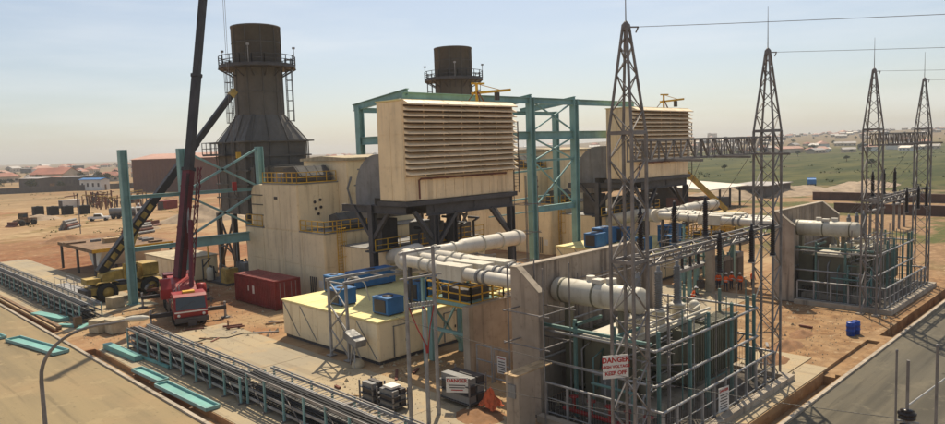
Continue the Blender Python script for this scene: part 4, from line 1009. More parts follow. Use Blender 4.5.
def rack(x, y, w, d, h, lab, n=3):
    r = thing('switch_rack', lab, 'equipment rack', (x, y, 0), 'dark equipment racks by the tray')
    for sx in (0, w):
        for sy in (0, d): MB(r).bar((x+sx, y+sy, 0), (x+sx, y+sy, h), .08).build('post', 'darkgalv', r)
    for k in range(n): MB(r).box(x-.04, x+w+.04, y-.04, y+d+.04, .25+k*(h-.3)/n, .3+k*(h-.3)/n).build('shelf', 'grey', r)
    for k in range(n):
        for j in range(2): q = MB(r).box(x+.08+j*w*.5, x+w*.5-.06+j*w*.5, y+.1, y+d-.15, .31+k*(h-.3)/n, .31+k*(h-.3)/n+h/n*.62).build('device', 'signdark' if (k+j) % 2 else 'greyduct', r)
    return r
rack(24.0, 33.0, .9, 1.3, 1.4, 'dark switch rack nearest the cream enclosure corner'); rack(24.1, 31.2, 1.1, 1.5, 1.3, 'dark switch rack with a white lid beside the cable tray'); rack(27.3, 28.2, 1.4, 2.6, 1.9, 'dark open equipment frame carrying a danger board')
tag(MB(o=(24.6, 31.9, 1.32)).box(24.25, 24.95, 31.5, 32.3, 1.32, 1.45).build('cabinet_lid', 'signwhite'), 'white lid lying on the dark rack beside the cable tray', 'lid')
# concrete pier with plank
r = thing('concrete_pier', 'concrete pier with grey box left of the near transformer fence', 'pier', (27, 24, 0)); MB(r).box(26.4, 27.7, 23.6, 24.5, 0, 3.2).build('pier', 'concrete_wall', r); MB(r).box(26.32, 26.395, 23.8, 24.3, 2.0, 2.7).build('meter_box', 'greyduct', r)
r = thing('timber_plank', 'sunlit timber boards lying on the concrete pier', 'plank', (27.6, 24, 3.2))
for k in range(2): MB(r).box(26.2, 29.2, 23.6+k*.42, 24.0+k*.42, 3.205, 3.26+.01*k).build('board', 'wood', r)
# red valve manifold inside the fence
r = thing('valve_manifold', 'red fire water valves inside the near fence', 'valves', (29.9, 20, 0)); MB(r).tube((29.9, 17.6, .6), (29.9, 23.4, .6), .12, 10).build('header', 'red', r)
for i in range(5):
    y = 18.1+i*1.15; v = MB(r).tube((29.9, y, .6), (29.9, y, 1.35), .09, 8).build('valve', 'red', r); b = MB(r); b.lathe((29.9, y, 1.35), [(.05, 0), (.26, .02), (.26, .08), (.05, .1)], 12); b.build('handwheel', 'red', v)
# scaffolding
def scaffold(lab, xs_, ys_, h, lv_):
    r = thing('scaffold', lab, 'scaffold', (xs_[0], ys_[0], 0), 'tube scaffolds')
    for x in xs_:
        for y in ys_: MB(r).tube((x, y, 0), (x, y, h), .045, 6).build('standard', 'darkgalv', r)
    for z in lv_:
        for x in xs_: MB(r).tube((x, ys_[0]-.4, z), (x, ys_[-1]+.4, z), .04, 6).build('ledger', 'darkgalv', r)
        for y in ys_: MB(r).tube((xs_[0]-.4, y, z+.07), (xs_[-1]+.4, y, z+.07), .04, 6).build('transom', 'darkgalv', r)
    return r
scaffold('thin tube scaffold against the near firewall corner', (28.3, 30.6), (23.4, 25.9), 8.6, (4.2, 6.0)); scaffold('thin tube scaffold under the white bus ducts', (36.6, 38.4), (33.4, 36), 6.6, (2.4, 4.6))
scaffold('tube scaffold standing against the near transformer radiators', (31.2, 33.4, 35.6), (19.0, 20.2), 6.4, (1.9, 3.7, 5.6))
scaffold('tube scaffold standing at the back of the near transformer bay', (34.6, 37.2, 39.8), (25.0, 25.8), 7.2, (3.4, 5.4, 6.8))
scaffold('tube scaffold standing in the farther transformer bay', (68, 70.5, 73, 75.5), (19.2, 20.3), 6.6, (1.9, 3.7, 5.6))
scaffold('tube scaffold beside the near filter house leg', (55.2, 57), (47.5, 49.2), 12, (3, 6, 9))
scaffold('tube scaffold with open bays before the farther ducts', (60.5, 63.4, 66), (33.2, 35), 7.4, (3, 5.4))
# orange net and soil by the poles
def mound(x, y, rx, ry, h, lab, mt, name='earth_mound', seed=0, n=18, cat='mound', group='earth heaps'):
    b = MB(o=(x, y, land(x, y))); vs = []; z0 = land(x, y)-.15
    for j in range(n+1):
        for i in range(n+1):
            u, w = i/n*2-1, j/n*2-1; d = math.hypot(u, w); k = max(0, 1-d)
            vs.append((x+u*rx, y+w*ry, z0+h*(k**.85)*(1+.55*noise.noise((u*2.6+seed, w*2.6, seed)))+(.14 if d < 1 else 0)*k+.25*h*k*noise.noise((u*7, w*7+seed, 3))))
    b.add(vs, [(j*(n+1)+i, j*(n+1)+i+1, (j+1)*(n+1)+i+1, (j+1)*(n+1)+i) for j in range(n) for i in range(n) if math.hypot((i+.5)/n*2-1, (j+.5)/n*2-1) < 1.05], True)
    return tag(b.build(name, mt), lab, cat, group)
mound(27.0, 27.2, 2.0, 2.2, .35, 'red soil heap under the orange net', 'mound', seed=2)
b = MB(o=(28.0, 27.2, .2)); pts = []
n = 10
vs = [(27.5+.11*i+.1*noise.noise((i*.9, j*.7, 2)), 26.6+.13*j+.1*noise.noise((i, j, 5)), .25+1.3*max(0, 1-abs(i-5)/6)*max(0, 1-abs(j-5)/6)+.22*noise.noise((i*1.3, j*1.3, 1))) for j in range(n) for i in range(n)]
b.add(vs, [(j*n+i, j*n+i+1, (j+1)*n+i+1, (j+1)*n+i) for j in range(n-1) for i in range(n-1)]); tag(b.build('barrier_net', 'net'), 'crumpled orange barrier net on the soil below the poles', 'net')

# ------------------------------------------------------------------ dark red container
r = thing('shipping_container', 'dark red container before the beige turbine building', 'container', (34.8, 65.2, 0)); cx0, cx1, cy0, cy1 = 33.5, 36.2, 61.1, 69.3
MB(r).box(cx0, cx1, cy0, cy1, .12, 2.8).build('shell', 'container', r); MB(r).box(cx0-.03, cx1+.03, cy0-.03, cy1+.03, 2.805, 2.9).build('roof', 'container', r)
b = MB(r)
for i in range(26): y = cy0+.35+i*.3; b.prism([(y, cx0-.05), (y+.1, cx0-.05), (y+.16, cx0+.01), (y-.06, cx0+.01)][::-1] and [(cx0-.05, y), (cx0-.05, y+.1), (cx0+.01, y+.16), (cx0+.01, y-.06)], 'z', .3, 2.62)
b.build('corrugation', 'container', r)
b = MB(r)
for x in (cx0-.06, cx1-.1):
    for y in (cy0-.06, cy1-.1):
        b.box(x, x+.16, y, y+.16, .02, 2.92)
for y in (cy0-.05, cy1-.09):
    for z in (.1, 2.72): b.box(cx0, cx1, y, y+.14, z, z+.16)
for z in (.1, 2.72): b.box(cx0-.05, cx0+.05, cy0, cy1, z, z+.16)
b.build('corner_frame', 'container', r)
for k in (0, 1):
    d = MB(r).box(cx0+.12+k*1.23, cx0+1.33+k*1.23, cy0-.07, cy0-.01, .3, 2.68).build('door', 'container', r); b = MB(r)
    for q in (.35, .85): b.tube((cx0+.12+k*1.23+q, cy0-.1, .3), (cx0+.12+k*1.23+q, cy0-.1, 2.7), .025, 6)
    b.build('lock_rod', 'galv', d)
MB(r).box(cx0-.07, cx0-.052, 65.2, 65.6, 1.2, 2.0).build('plate', 'signwhite', r); MB(r).box(cx0-.07, cx0-.052, 66.3, 66.5, 1.4, 1.9).build('plate', 'signwhite', r)

# ------------------------------------------------------------------ mobile cranes
def wheel(root, x, y, z, rad, w, axis='x', rim='grey'):
    q = MB(root).lathe((x, y, z), [(rad*.55, -w/2), (rad*.93, -w/2), (rad, -w*.36), (rad, w*.36), (rad*.93, w/2), (rad*.55, w/2)], 20, axis, True, False).build('wheel', 'black', root)
    MB(root).lathe((x, y, z), [(0, -w*.42), (rad*.2, -w*.44), (rad*.24, -w*.3), (rad*.56, -w*.36), (rad*.56, w*.36), (rad*.24, w*.3), (rad*.2, w*.44), (0, w*.42)], 14, axis).build('rim', rim, q)
def red_crane():
    X, Yf = 26.0, 62.4
    r = thing('mobile_crane', 'red truck mounted telescopic crane on outriggers', 'crane', (X, 69, 0)); r.location = (27.3, 68.0, 0); r.rotation_euler.z = R(-16)
    back = lambda p: Matrix.Rotation(R(16), 3, 'Z') @ (Vector(p)-Vector((27.3, 68.0, 0))) + Vector((X, 69, 0))
    # carrier
    MB(r).box(X-1.25, X+1.25, Yf+1.7, Yf+12.6, .95, 1.45).build('chassis', 'signdark', r)
    MB(r).box(X-1.4, X+1.4, Yf+2.3, Yf+12.4, 1.46, 1.75).build('deck', 'red', r)
    MB(r).prism([(Yf, .75), (Yf-.12, 1.55), (Yf+.12, 2.75), (Yf+.5, 2.95), (Yf+2.2, 2.95), (Yf+2.2, .75)], 'x', X-1.38, X+1.38).build('cab', 'red', r)
    MB(r).add([(X-1.25, Yf-.13, 1.62), (X+1.25, Yf-.13, 1.62), (X+1.2, Yf+.09, 2.7), (X-1.2, Yf+.09, 2.7), (X-1.25, Yf-.03, 1.62), (X+1.25, Yf-.03, 1.62), (X+1.2, Yf+.19, 2.7), (X-1.2, Yf+.19, 2.7)], [(0,1,2,3), (7,6,5,4), (0,4,5,1), (1,5,6,2), (2,6,7,3), (3,7,4,0)]).build('windscreen', 'glass', r)
    for sx in (-1, 1):
        MB(r).box(X+sx*1.38, X+sx*1.41, Yf+.35, Yf+1.5, 1.7, 2.6).build('side_window', 'glass', r)
        MB(r).lathe((X+sx*1.05, Yf-.08, 1.15), [(.13, 0), (.13, -.07), (0, -.09)], 12, 'y').build('headlight', 'signwhite', r)
        b = MB(r); b.bar((X+sx*1.4, Yf+.1, 2.5), (X+sx*1.72, Yf-.1, 2.5), .05); b.box(X+sx*1.72-.09, X+sx*1.72+.09, Yf-.16, Yf-.1, 2.05, 2.6); b.build('mirror', 'signdark', r)
    MB(r).box(X-1.4, X+1.4, Yf-.3, Yf-.02, .5, .95).build('bumper', 'signdark', r); MB(r).bar((X-.95, Yf-.15, 1.75), (X+.3, Yf-.02, 2.3), .03).build('wiper', 'signdark', r)
    MB(r).box(X-.35, X+.35, Yf-.42, Yf-.3, .2, .75).build('tow_hook', 'signdark', r)
    for y in (1.25, 2.9, 7.4, 8.9, 10.4):
        for sx in (-1, 1): wheel(r, X+sx*1.1, Yf+y, .6, .6, .5)
    # outriggers
    for y in (1.95, 11.9):
        for sx in (-1, 1):
            o = MB(r).box(min(X+sx*1.2, X+sx*3.3), max(X+sx*1.2, X+sx*3.3), Yf+y-.18, Yf+y+.18, .85, 1.2).build('outrigger', 'boom', r)
            MB(r).tube((X+sx*3.2, Yf+y, .12), (X+sx*3.2, Yf+y, 1.55), .11, 10).build('jack', 'galv', o); MB(r).lathe((X+sx*3.2, Yf+y, .02), [(.42, 0), (.42, .07), (.15, .13), (0, .14)], 14).build('pad', 'grey', o)
            MB(r).box(X+sx*3.2-.6, X+sx*3.2+.6, Yf+y-.5, Yf+y+.5, 0, .02).build('mat', 'timber_dark', o)
    MB(r).box(X-1.39, X+1.39, Yf-.135, Yf-.115, 1.38, 1.5).build('stripe', 'signwhite', r)
    for sx in (-1, 1):
        MB(r).box(X+sx*1.385-.01, X+sx*1.385+.01, Yf+.3, Yf+1.55, .95, 1.02).build('door_sill', 'signdark', r)
        b = MB(r); rail(b, [(X+sx*1.3, Yf+2.6, 1.75), (X+sx*1.3, Yf+7.5, 1.75)], .6, .02, 1.2); b.build('deck_rail', 'galv', r)
        for y in (4.6, 6.0): MB(r).box(min(X+sx*1.0, X+sx*1.38), max(X+sx*1.0, X+sx*1.38), Yf+y, Yf+y+1.0, .55, 1.3).build('tool_box', 'signdark', r)
    MB(r).box(X-.5, X+.5, Yf+.8, Yf+1.5, 2.955, 3.12).build('beacon_bar', 'yellow', r)
    for k in range(3): MB(r).tube((X-1.1+k*.25, Yf+2.6, 1.76), (X-1.1+k*.25, Yf+2.6, 3.1+.2*k), .06, 8).build('exhaust_pipe', 'galv', r)
    # upper works
    MB(r).lathe((X, Yf+6.4, 1.76), [(1.1, 0), (1.1, .25), (.9, .3), (0, .3)], 20).build('slew_ring', 'grey', r)
    MB(r).prism([(Yf+4.2, 2.08), (Yf+9.4, 2.08), (Yf+9.6, 3.3), (Yf+8, 3.6), (Yf+5.2, 3.2), (Yf+4.2, 2.6)], 'x', X-1.1, X+1.1).build('upper_frame', 'red', r)
    MB(r).box(X-1.35, X+1.35, Yf+8.2, Yf+9.9, 2.1, 3.7).build('counterweight', 'maroon', r)
    c = MB(r).prism([(Yf+3.6, 2.1), (Yf+5.3, 2.1), (Yf+5.3, 3.8), (Yf+4.3, 3.9), (Yf+3.6, 3.0)], 'x', X-2.05, X-1.12).build('operator_cab', 'red', r); MB(r).box(X-2.08, X-2.051, Yf+3.9, Yf+5.1, 2.8, 3.6).build('cab_window', 'glass', c)
    MB(r).lathe((X+1.6, Yf+5.0, 2.0), [(.0, 0), (.45, .02), (.5, .3), (.45, 1.0), (0, 1.05)], 12).build('winch_drum', 'red', r)
    b = MB(r)
    for k in range(4): b.path([(X-.8+.4*k, Yf+3.2, 1.8), (X-.6+.4*k, Yf+3.6, 2.5), (X-.5+.3*k, Yf+4.4, 2.3)], .05, 6)
    b.build('hydraulic_hose', 'black', r)
    # boom
    P0, P1 = back((27.35, 68.6, 2.9)), back((33.71, 73.0, 31.54)); d = (P1-P0).normalized(); H_ = (0.62, -0.78, 0)
    red_end = P0 + d*11.6
    MB(r).bar(P0, red_end, .74, .92, H_).build('boom_base', 'maroon', r)
    q = P0 + d*11.0; MB(r).bar(q, P0+d*21.5, .62, .78, H_).build('boom_section', 'boom', r)
    MB(r).bar(P0+d*21, P0+d*31, .54, .66, H_).build('boom_section', 'boom', r); MB(r).bar(P0+d*30.5, P0+d*40, .46, .56, H_).build('boom_section', 'boom', r)
    b = MB(r)
    for t, w in ((11.5, .9), (21.4, .76), (30.9, .66)): b.bar(P0+d*(t-.25), P0+d*(t+.1), w, w*1.15, H_)
    build_each(b, 'boom_collar', 'boom', r)
    tip = P0+d*40; MB(r).bar(tip-d*.4, tip+d*.9, .7, .9, H_).build('boom_head', 'boom', r)
    MB(r).tube((X+.7, Yf+4.6, 2.6), P0+d*6.2+Vector((.5, -.6, 0)), .22, 10).build('lift_ram', 'maroon', r); MB(r).tube(P0+d*5+Vector((.45, -.55, 0)), P0+d*8.2+Vector((.1, -.2, 0)), .14, 10).build('ram_rod', 'galv', r)
    for k in range(5): MB(r).bar(P0+d*(1.2+2.1*k), P0+d*(1.35+2.1*k), .8, 1.0, H_).build('boom_rib', 'maroon', r)
    nrm = Vector((-.3, -.95, .1)).normalized()
    for k in range(3): MB(r).path([P0+d*t+nrm*(.58+.05*k)+Vector((.12*k, 0, .08*math.sin(t*2+k))) for t in (0, 1.5, 3, 5, 7, 9, 11)], .035, 5).build('hydraulic_line', 'black', r)
    # folded lattice jib and hoist rope beside the boom base
    side = Vector((.78, -.62, .0))*1.15
    b = MB(r)
    for s1 in (0, .45):
        for s2 in (0, .45): b.bar(P0+side+Vector((s1, s2, .6)), P0+d*11+side+Vector((s1*.5, s2*.5, .6)), .08)
    for k in range(11): a = P0+side+d*k+Vector((0, 0, .6)); b.bar(a, a+d+Vector((.42, .3, 0)), .05); b.bar(a+Vector((.42, .4, 0)), a+d, .05)
    b.build('lattice_jib', 'maroon', r)
    hk = tip+d*.6+Vector((.7, .2, 0)); b = MB(r)
    for k in (0, .22): b.tube(hk+Vector((k, 0, 0)), (hk.x+k*.6-.2, hk.y, 12.2), .022, 5)
    b.build('hoist_rope', 'darkgalv', r)
    h = MB(r).box(hk.x-.35, hk.x+.15, hk.y-.15, hk.y+.15, 11.2, 12.2).build('hook_block', 'red', r); MB(r).path([(hk.x-.1, hk.y, 11.2), (hk.x-.1, hk.y, 10.8), (hk.x+.12, hk.y, 10.6), (hk.x+.1, hk.y, 10.3), (hk.x-.15, hk.y, 10.35)], .06, 6).build('hook', 'grey', h)
    return r
red_crane()
def yellow_crane():
    Yc = 81.6
    r = thing('old_crane', 'weathered yellow rough terrain crane with long dark boom', 'crane', (26.5, Yc, 0))
    MB(r).box(22.8, 30.6, Yc-1.1, Yc+1.1, .9, 1.6).build('chassis', 'craneyellow', r)
    for x in (24.4, 28.9):
        for sy in (-1, 1): wheel(r, x, Yc+sy*1.3, 1.05, 1.05, .7, 'y', 'craneyellow')
        MB(r).prism([(x-1.1, 2.0), (x-.9, 2.2), (x+.9, 2.2), (x+1.1, 2.0), (x+1.1, 1.95), (x+.85, 2.13), (x-.85, 2.13), (x-1.1, 1.95)], 'y', Yc-1.6, Yc+1.6).build('mudguard', 'craneyellow', r)
    MB(r).box(30.6, 31.2, Yc-1.3, Yc+1.3, .7, 1.5).build('outrigger_box', 'signdark', r); MB(r).box(22.2, 22.8, Yc-1.3, Yc+1.3, .7, 1.5).build('outrigger_box', 'signdark', r)
    for x in (22.4, 30.9):
        for sy in (-1, 1): MB(r).tube((x, Yc+sy*1.35, .02), (x, Yc+sy*1.35, 1.3), .12, 8).build('jack', 'grey', r)
    MB(r).lathe((26.4, Yc, 1.61), [(1.1, 0), (1.1, .3), (0, .3)], 18).build('slew_ring', 'signdark', r)
    MB(r).prism([(24.0, 2.2), (29.4, 2.2), (29.4, 2.9), (27.4, 3.3), (25.4, 3.2), (24.2, 2.9)], 'y', Yc-.9, Yc+.9).build('upper_frame', 'craneyellow', r)
    MB(r).box(28.2, 29.9, Yc-1.2, Yc+1.2, 2.3, 3.6).build('counterweight', 'craneyellow', r)
    c = MB(r).box(26.2, 27.6, Yc-1.6, Yc-.92, 2.2, 3.9).build('operator_cab', 'craneyellow', r); MB(r).box(26.35, 27.45, Yc-1.63, Yc-1.605, 2.9, 3.7).build('cab_window', 'glass', c)
    MB(r).box(22.5, 23.9, Yc-1.0, Yc+.8, 2.0, 2.6).build('engine_cover', 'craneyellow', r)
    P0, P1 = Vector((24.3, Yc+.3, 3.0)), Vector((42.2, 84, 23.4)); d = (P1-P0).normalized()
    for a, e, w, h, mt in ((0, 9.5, .8, 1.0, 'craneyellow'), (9, 18.5, .66, .82, 'boom'), (18, 26.4, .54, .68, 'boom')): MB(r).bar(P0+d*a, P0+d*e, w, h).build('boom_section', 'boom' if a else 'boom', r)
    b = MB(r); n3 = d.cross(Vector((0, 1, 0))).normalized()
    for k in range(8): b.bar(P0+d*(.8+k*1.1)+Vector((0, -.42, .0)), P0+d*(1.5+k*1.1)+Vector((0, -.42, .0)), .04, .55)
    b.build('boom_web_plate', 'craneyellow', r)
    MB(r).bar(P0+d*26.1, P0+d*27.1, .6, .75).build('boom_head', 'craneyellow', r)
    MB(r).tube((26.6, Yc, 2.6), P0+d*7.5, .2, 10).build('lift_ram', 'craneyellow', r)
    tip = P0+d*26.9; b = MB(r)
    for k in (0, .2): b.tube(tip+Vector((k, 0, 0)), (tip.x+k, tip.y, 15.6), .02, 5)
    b.build('hoist_rope', 'darkgalv', r); MB(r).box(tip.x-.2, tip.x+.35, tip.y-.15, tip.y+.15, 14.8, 15.6).build('hook_block', 'yellow', r)
    return r
yellow_crane()
# hopper platform, cream cabin, rubble of steel
r = thing('hopper_platform', 'raised yellow edged platform with pale hopper on thin legs', 'platform', (33, 106, 0)); hx0, hx1, hy0, hy1, hz = 28.2, 38.5, 97.5, 112.6, 3.6
MB(r).box(hx0, hx1, hy0, hy1, hz, hz+.16).build('deck', 'timber_dark', r); 
rs5 = random.Random(15)
for k in range(14): q = rs5.uniform(.4, 1.3); x, y = rs5.uniform(29, 37), rs5.uniform(98.5, 111.5); MB(r).box(x-q, x+q, y-q*.5, y+q*.5, hz+.165, hz+.2+rs5.uniform(.1, .7)).build('stacked_plate', rs5.choice(('craneyellow', 'timber_dark', 'greyduct', 'wood')), r)
MB(r).box(hx0-.03, hx1+.03, hy0-.06, hy0-.005, hz-.28, hz+.17).build('edge_beam', 'yellow', r); MB(r).box(hx0-.06, hx0-.005, hy0, hy1, hz-.28, hz+.17).build('edge_beam', 'timber_dark', r)
MB(r).prism([(98, hz-.02), (105, hz-.02), (102.6, 1.2), (100.4, 1.2)], 'x', 29.6, 37.4).build('hopper', 'whitewall', r)
for x in (28.5, 33.3, 38.2):
    for y in (97.8, 105, 112.2): MB(r).bar((x, y, 0), (x, y, hz-.01), .28).build('leg', 'grey', r)
r = thing('site_cabin', 'plain cream site cabin behind the red crane', 'cabin', (36, 89, 0)); MB(r).box(33.3, 38.6, 84.4, 93.6, .1, 2.9).build('wall', 'beige', r); MB(r).box(33.15, 38.75, 84.25, 93.75, 2.905, 3.02).build('roof', 'stone', r)
panels(r, 'x', 33.3, 84.5, 93.5, .2, 2.85, 5, 1, 'beige', -1); panels(r, 'y', 84.4, 33.4, 38.5, .2, 2.85, 3, 1, 'beige', -1); MB(r).box(34.6, 35.5, 84.31, 84.345, .2, 2.3).build('door', 'greyduct', r)
r = thing('scrap_heap', 'tangle of scrap steel pipes beside the red crane', 'scrap', (29.5, 79.2, 0)); rs = random.Random(3)
for i in range(22):
    a = rs.uniform(0, 3.14); x, y = 30.5+rs.uniform(-2.2, 2.2), 79.0+rs.uniform(-1.3, 1.3); l = rs.uniform(.8, 2.4); z = rs.uniform(.1, 1.3)
    MB(r).tube((x-l*math.cos(a)/2, y-l*math.sin(a)/2, z), (x+l*math.cos(a)/2, y+l*math.sin(a)/2, max(.1, z+rs.uniform(-.6, .6))), rs.uniform(.06, .2), 7).build('pipe', rs.choice(('darkgalv', 'rust', 'timber_dark', 'greyduct')), r)
# pipework and skids between frame and building
r = thing('pipe_skid', 'dark pipework skid with yellow valves below the near stack', 'pipework', (38, 80, 0)); rs = random.Random(5)
MB(r).box(36.5, 43.5, 77.6, 83.5, .02, .3).build('skid_base', 'grey', r)
for i in range(16):
    x, y = rs.uniform(35.8, 43), rs.uniform(77.6, 84); h = rs.uniform(1.5, 5.2)
    MB(r).path([(x, y, .2), (x, y, h), (x+rs.uniform(-.3, 1.6), y+rs.uniform(-.5, .5), h+.1), (x+rs.uniform(0, 1.6), y, h-.9)], rs.uniform(.07, .2), 7).build('pipe', rs.choice(('grey', 'grey', 'yellow', 'greyduct', 'stack')), r)
for i in range(5): x, y = rs.uniform(36, 42), rs.uniform(78, 83); MB(r).lathe((x, y, .3), [(.5, 0), (.55, .1), (.55, 1.2), (.4, 1.5), (0, 1.6)], 12).build('vessel', rs.choice(('yellow', 'greyduct', 'whitetank')), r)
for k in range(3): MB(r).box(36.5+k*2.3, 38.0+k*2.3, 77.7, 79.2, .31, 2.0+.4*k).build('pump_box', ('craneyellow', 'greyduct', 'grey')[k], r)

# ------------------------------------------------------------------ loose steel, stones, small items on the slabs
def steel_piece(lab, x, y, rz, l, w, h, kind):
    r = thing('steel_section', lab, 'steel section', (x, y, .06), 'teal steel sections on the ground', rz, True)
    if kind == 'channel':
        MB().box(-w/2, w/2, -l/2, l/2, .03, .06).build('web', 'tealbright', r)
        for sx in (-1, 1): MB().box(sx*w/2-.04, sx*w/2+.04, -l/2, l/2, 0, h).build('flange', 'teal', r)
        b = MB()
        for e in (-1, 1): b.box(-w/2+.05, w/2-.05, e*l/2-.04, e*l/2+.04, 0, h*.97)
        build_each(b, 'end_plate', 'teal', r)
    else:
        MB().box(-w/2, w/2, -l/2, l/2, 0, h).build('box_section', 'tealbright', r); MB().box(-w/2+.06, w/2-.06, -l/2-.02, -l/2-.003, .05, h-.05).build('end_plate', 'teal', r)
    b = MB()
    for e in (-.3, .3): b.box(-w*.9, w*.9, e*l-.07, e*l+.07, -.055, -.003)
    build_each(b, 'timber_bearer', 'timber_dark', r); return r
steel_piece('long open teal channel nearest the camera beside the trench', 17.3, 43.6, R(2), 7.2, .85, .22, 'channel')
steel_piece('short teal channel beside the long one on the trench edge', 17.4, 49.8, R(3), 4.3, .7, .22, 'channel')
steel_piece('bundled teal box beam lying by the end of the near tray', 18.1, 57.3, R(3), 6.0, .6, .4, 'box')
steel_piece('thin teal bar lying alongside the near tray', 18.75, 54.6, R(4), 8.0, .2, .16, 'box')
steel_piece('large teal channel lying on the tan road', 14.2, 65.6, R(10), 8.6, 1.15, .24, 'channel')
steel_piece('teal channel at the left edge on the tan road', 12.4, 74.5, R(6), 7.0, .9, .22, 'channel')
steel_piece('teal plates stacked left of the stone blocks', 17.9, 76.5, R(12), 5.5, .9, .35, 'box')
steel_piece('teal bar among debris by the far tray end', 18.2, 71.0, R(30), 2.6, .5, .2, 'box')
steel_piece('short teal offcut by the far tray end', 18.9, 69.4, R(-40), 2.0, .5, .2, 'box')
r = thing('timber_beam', 'long brown timber beam edging the far trench', 'timber', (17.2, 82, 0)); MB(r).bar((17.25, 70.6, .2), (17.1, 95, .2), .3, .3).build('beam', 'timber_dark', r); MB(r).bar((16.9, 70.6, .14), (16.8, 94, .14), .12, .2).build('board', 'wood', r)
def stone(lab, x, y, s_, rz):
    b = MB(); k = .12
    b.box(-s_/2, s_/2, -s_/2, s_/2, 0, s_*.85); o = b.build('stone_block', 'stone'); o.location = (x, y, .03); o.rotation_euler.z = rz; bv = o.modifiers.new('b', 'BEVEL'); bv.width = .07; bv.segments = 2
    return tag(o, lab, 'block', 'cut stone blocks')
stone('left pale stone block between the two cable trays', 19.4, 66.6, 1.35, .3); stone('right pale stone block between the two cable trays', 20.3, 65.2, 1.45, .1); stone('pale stone block at the far tray end by the old crane', 23.9, 80.6-4, 1.3, .2); tag(MB(o=(18.6, 70.2, .03)).box(18.3, 18.9, 69.9, 70.5, .03, 1.0).build('crate', 'timber_dark'), 'small brown crate among teal offcuts by the far tray end', 'crate')
r = thing('steel_trestle', 'low rusty trestle lying on the slab right of the red crane', 'trestle', (27.5, 58.2, 0)); MB(r).bar((26.9, 58.6, .2), (28.4, 58.0, .2), .14).build('rail', 'rust', r); MB(r).bar((26.9, 57.9, .2), (28.3, 57.4, .2), .14).build('rail', 'rust', r); MB(r).bar((27.2, 58.5, .1), (27.1, 57.8, .1), .1).build('tie', 'rust', r); MB(r).bar((28.0, 58.1, .1), (27.9, 57.5, .1), .1).build('tie', 'rust', r); MB(r).tube((27.2, 58.2, .1), (27.2, 58.2, .8), .06, 6).build('upright', 'rust', r)
rs7 = random.Random(31)
for i in range(30):
    zone = i % 3
    x, y = ((rs7.uniform(22, 32.5), rs7.uniform(54, 61)), (rs7.uniform(45, 62), rs7.uniform(20, 33)), (rs7.uniform(22.5, 30), rs7.uniform(29, 38)))[zone]; l = rs7.uniform(.5, 2.2); a = rs7.uniform(0, 3.14)
    o = MB().box(-l/2, l/2, -.09, .09, 0, rs7.uniform(.04, .14)).build('offcut', rs7.choice(('wood', 'timber_dark', 'rust', 'darkgalv'))); o.location = (x, y, .045); o.rotation_euler.z = a
    tag(o, ('short timber or steel offcut lying on the slab by the red crane', 'short timber or steel offcut lying on the earth between the units', 'short timber or steel offcut lying near the grey poles')[zone], 'offcut', ('offcuts by the red crane', 'offcuts between the units', 'offcuts near the grey poles')[zone])
for (p, lab) in (([(22.5, 57, .06), (23.5, 56, .07), (24.8, 56.4, .06), (25.6, 55.2, .07), (27.2, 55.5, .06), (28.3, 54.2, .06)], 'loose black cable snaking over the slab by the near tray'), ([(48, 24, .04), (50, 22.6, .05), (52.5, 23.2, .04), (54, 21.6, .05), (57, 22.4, .04)], 'loose black cable on the earth left of the workers')): tag(MB(o=p[0]).path(p, .045, 6).build('loose_cable', 'cable'), lab, 'cable')
# small steel frames behind the far tray
r = thing('pipe_barrier', 'low grey pipe barrier between far tray and old crane', 'barrier', (24.2, 91, 0)); b = MB(r)
for y0 in (86.5, 90.5, 94.5):
    b.path([(23.6, y0, 0), (23.6, y0, 1.0), (23.6, y0+2.8, 1.0), (23.6, y0+2.8, 0)], .05, 6); b.path([(25.0, y0, 0), (25.0, y0, 1.0), (25.0, y0+2.8, 1.0), (25.0, y0+2.8, 0)], .05, 6); b.tube((23.6, y0, 1), (25, y0, 1), .05, 6)
b.build('frame', 'galv', r); MB(r).box(23.6, 25, 86.5, 97.3, .05, .1).build('base_plate', 'galv', r)

# ------------------------------------------------------------------ barrels, soil, posts on the right
for (x, y, lab) in ((56.7, 16.9, 'left one of two blue barrels before the third lattice tower'), (57.4, 16.75, 'right one of two blue barrels before the third lattice tower')):
    r = thing('barrel', lab, 'barrel', (x, y, 0), 'blue barrels'); MB(r).lathe((x, y, 0), [(.28, 0), (.3, .04), (.3, .32), (.325, .34), (.325, .4), (.3, .42), (.3, .68), (.325, .7), (.325, .76), (.3, .78), (.3, .98), (.27, 1.02), (0, 1.02)], 18).build('drum', 'barrelblue', r); MB(r).lathe((x+.15, y, 1.02), [(.06, 0), (.06, .04), (0, .045)], 8).build('bung', 'signdark', r)
mound(47.0, 18.8, 1.9, 1.2, .55, 'brown soil heap nearest the fence corner', 'mound', seed=4); mound(51.0, 19.4, 2.2, 1.2, .5, 'middle brown soil heap before the blue barrels', 'mound', seed=8); mound(54.8, 19.8, 2.0, 1.0, .4, 'far low soil heap left of the blue barrels', 'mound', seed=11)
def post(x, y, h, rad, lab): r = thing('steel_post', lab, 'post', (x, y, 0), 'bare posts by the dark road'); MB(r).tube((x, y, 0), (x, y, h), rad, 10).build('shaft', 'darkgalv', r); MB(r).lathe((x, y, h), [(rad*1.2, -.04), (rad*1.2, .03), (0, .04)], 10).build('cap', 'darkgalv', r); return r
post(24.0, 5.84, 8.4, .032, 'thin bare post left of the insulator pole by the road'); post(24.0, 4.78, 8.75, .042, 'thick bare post at the right edge of the picture')
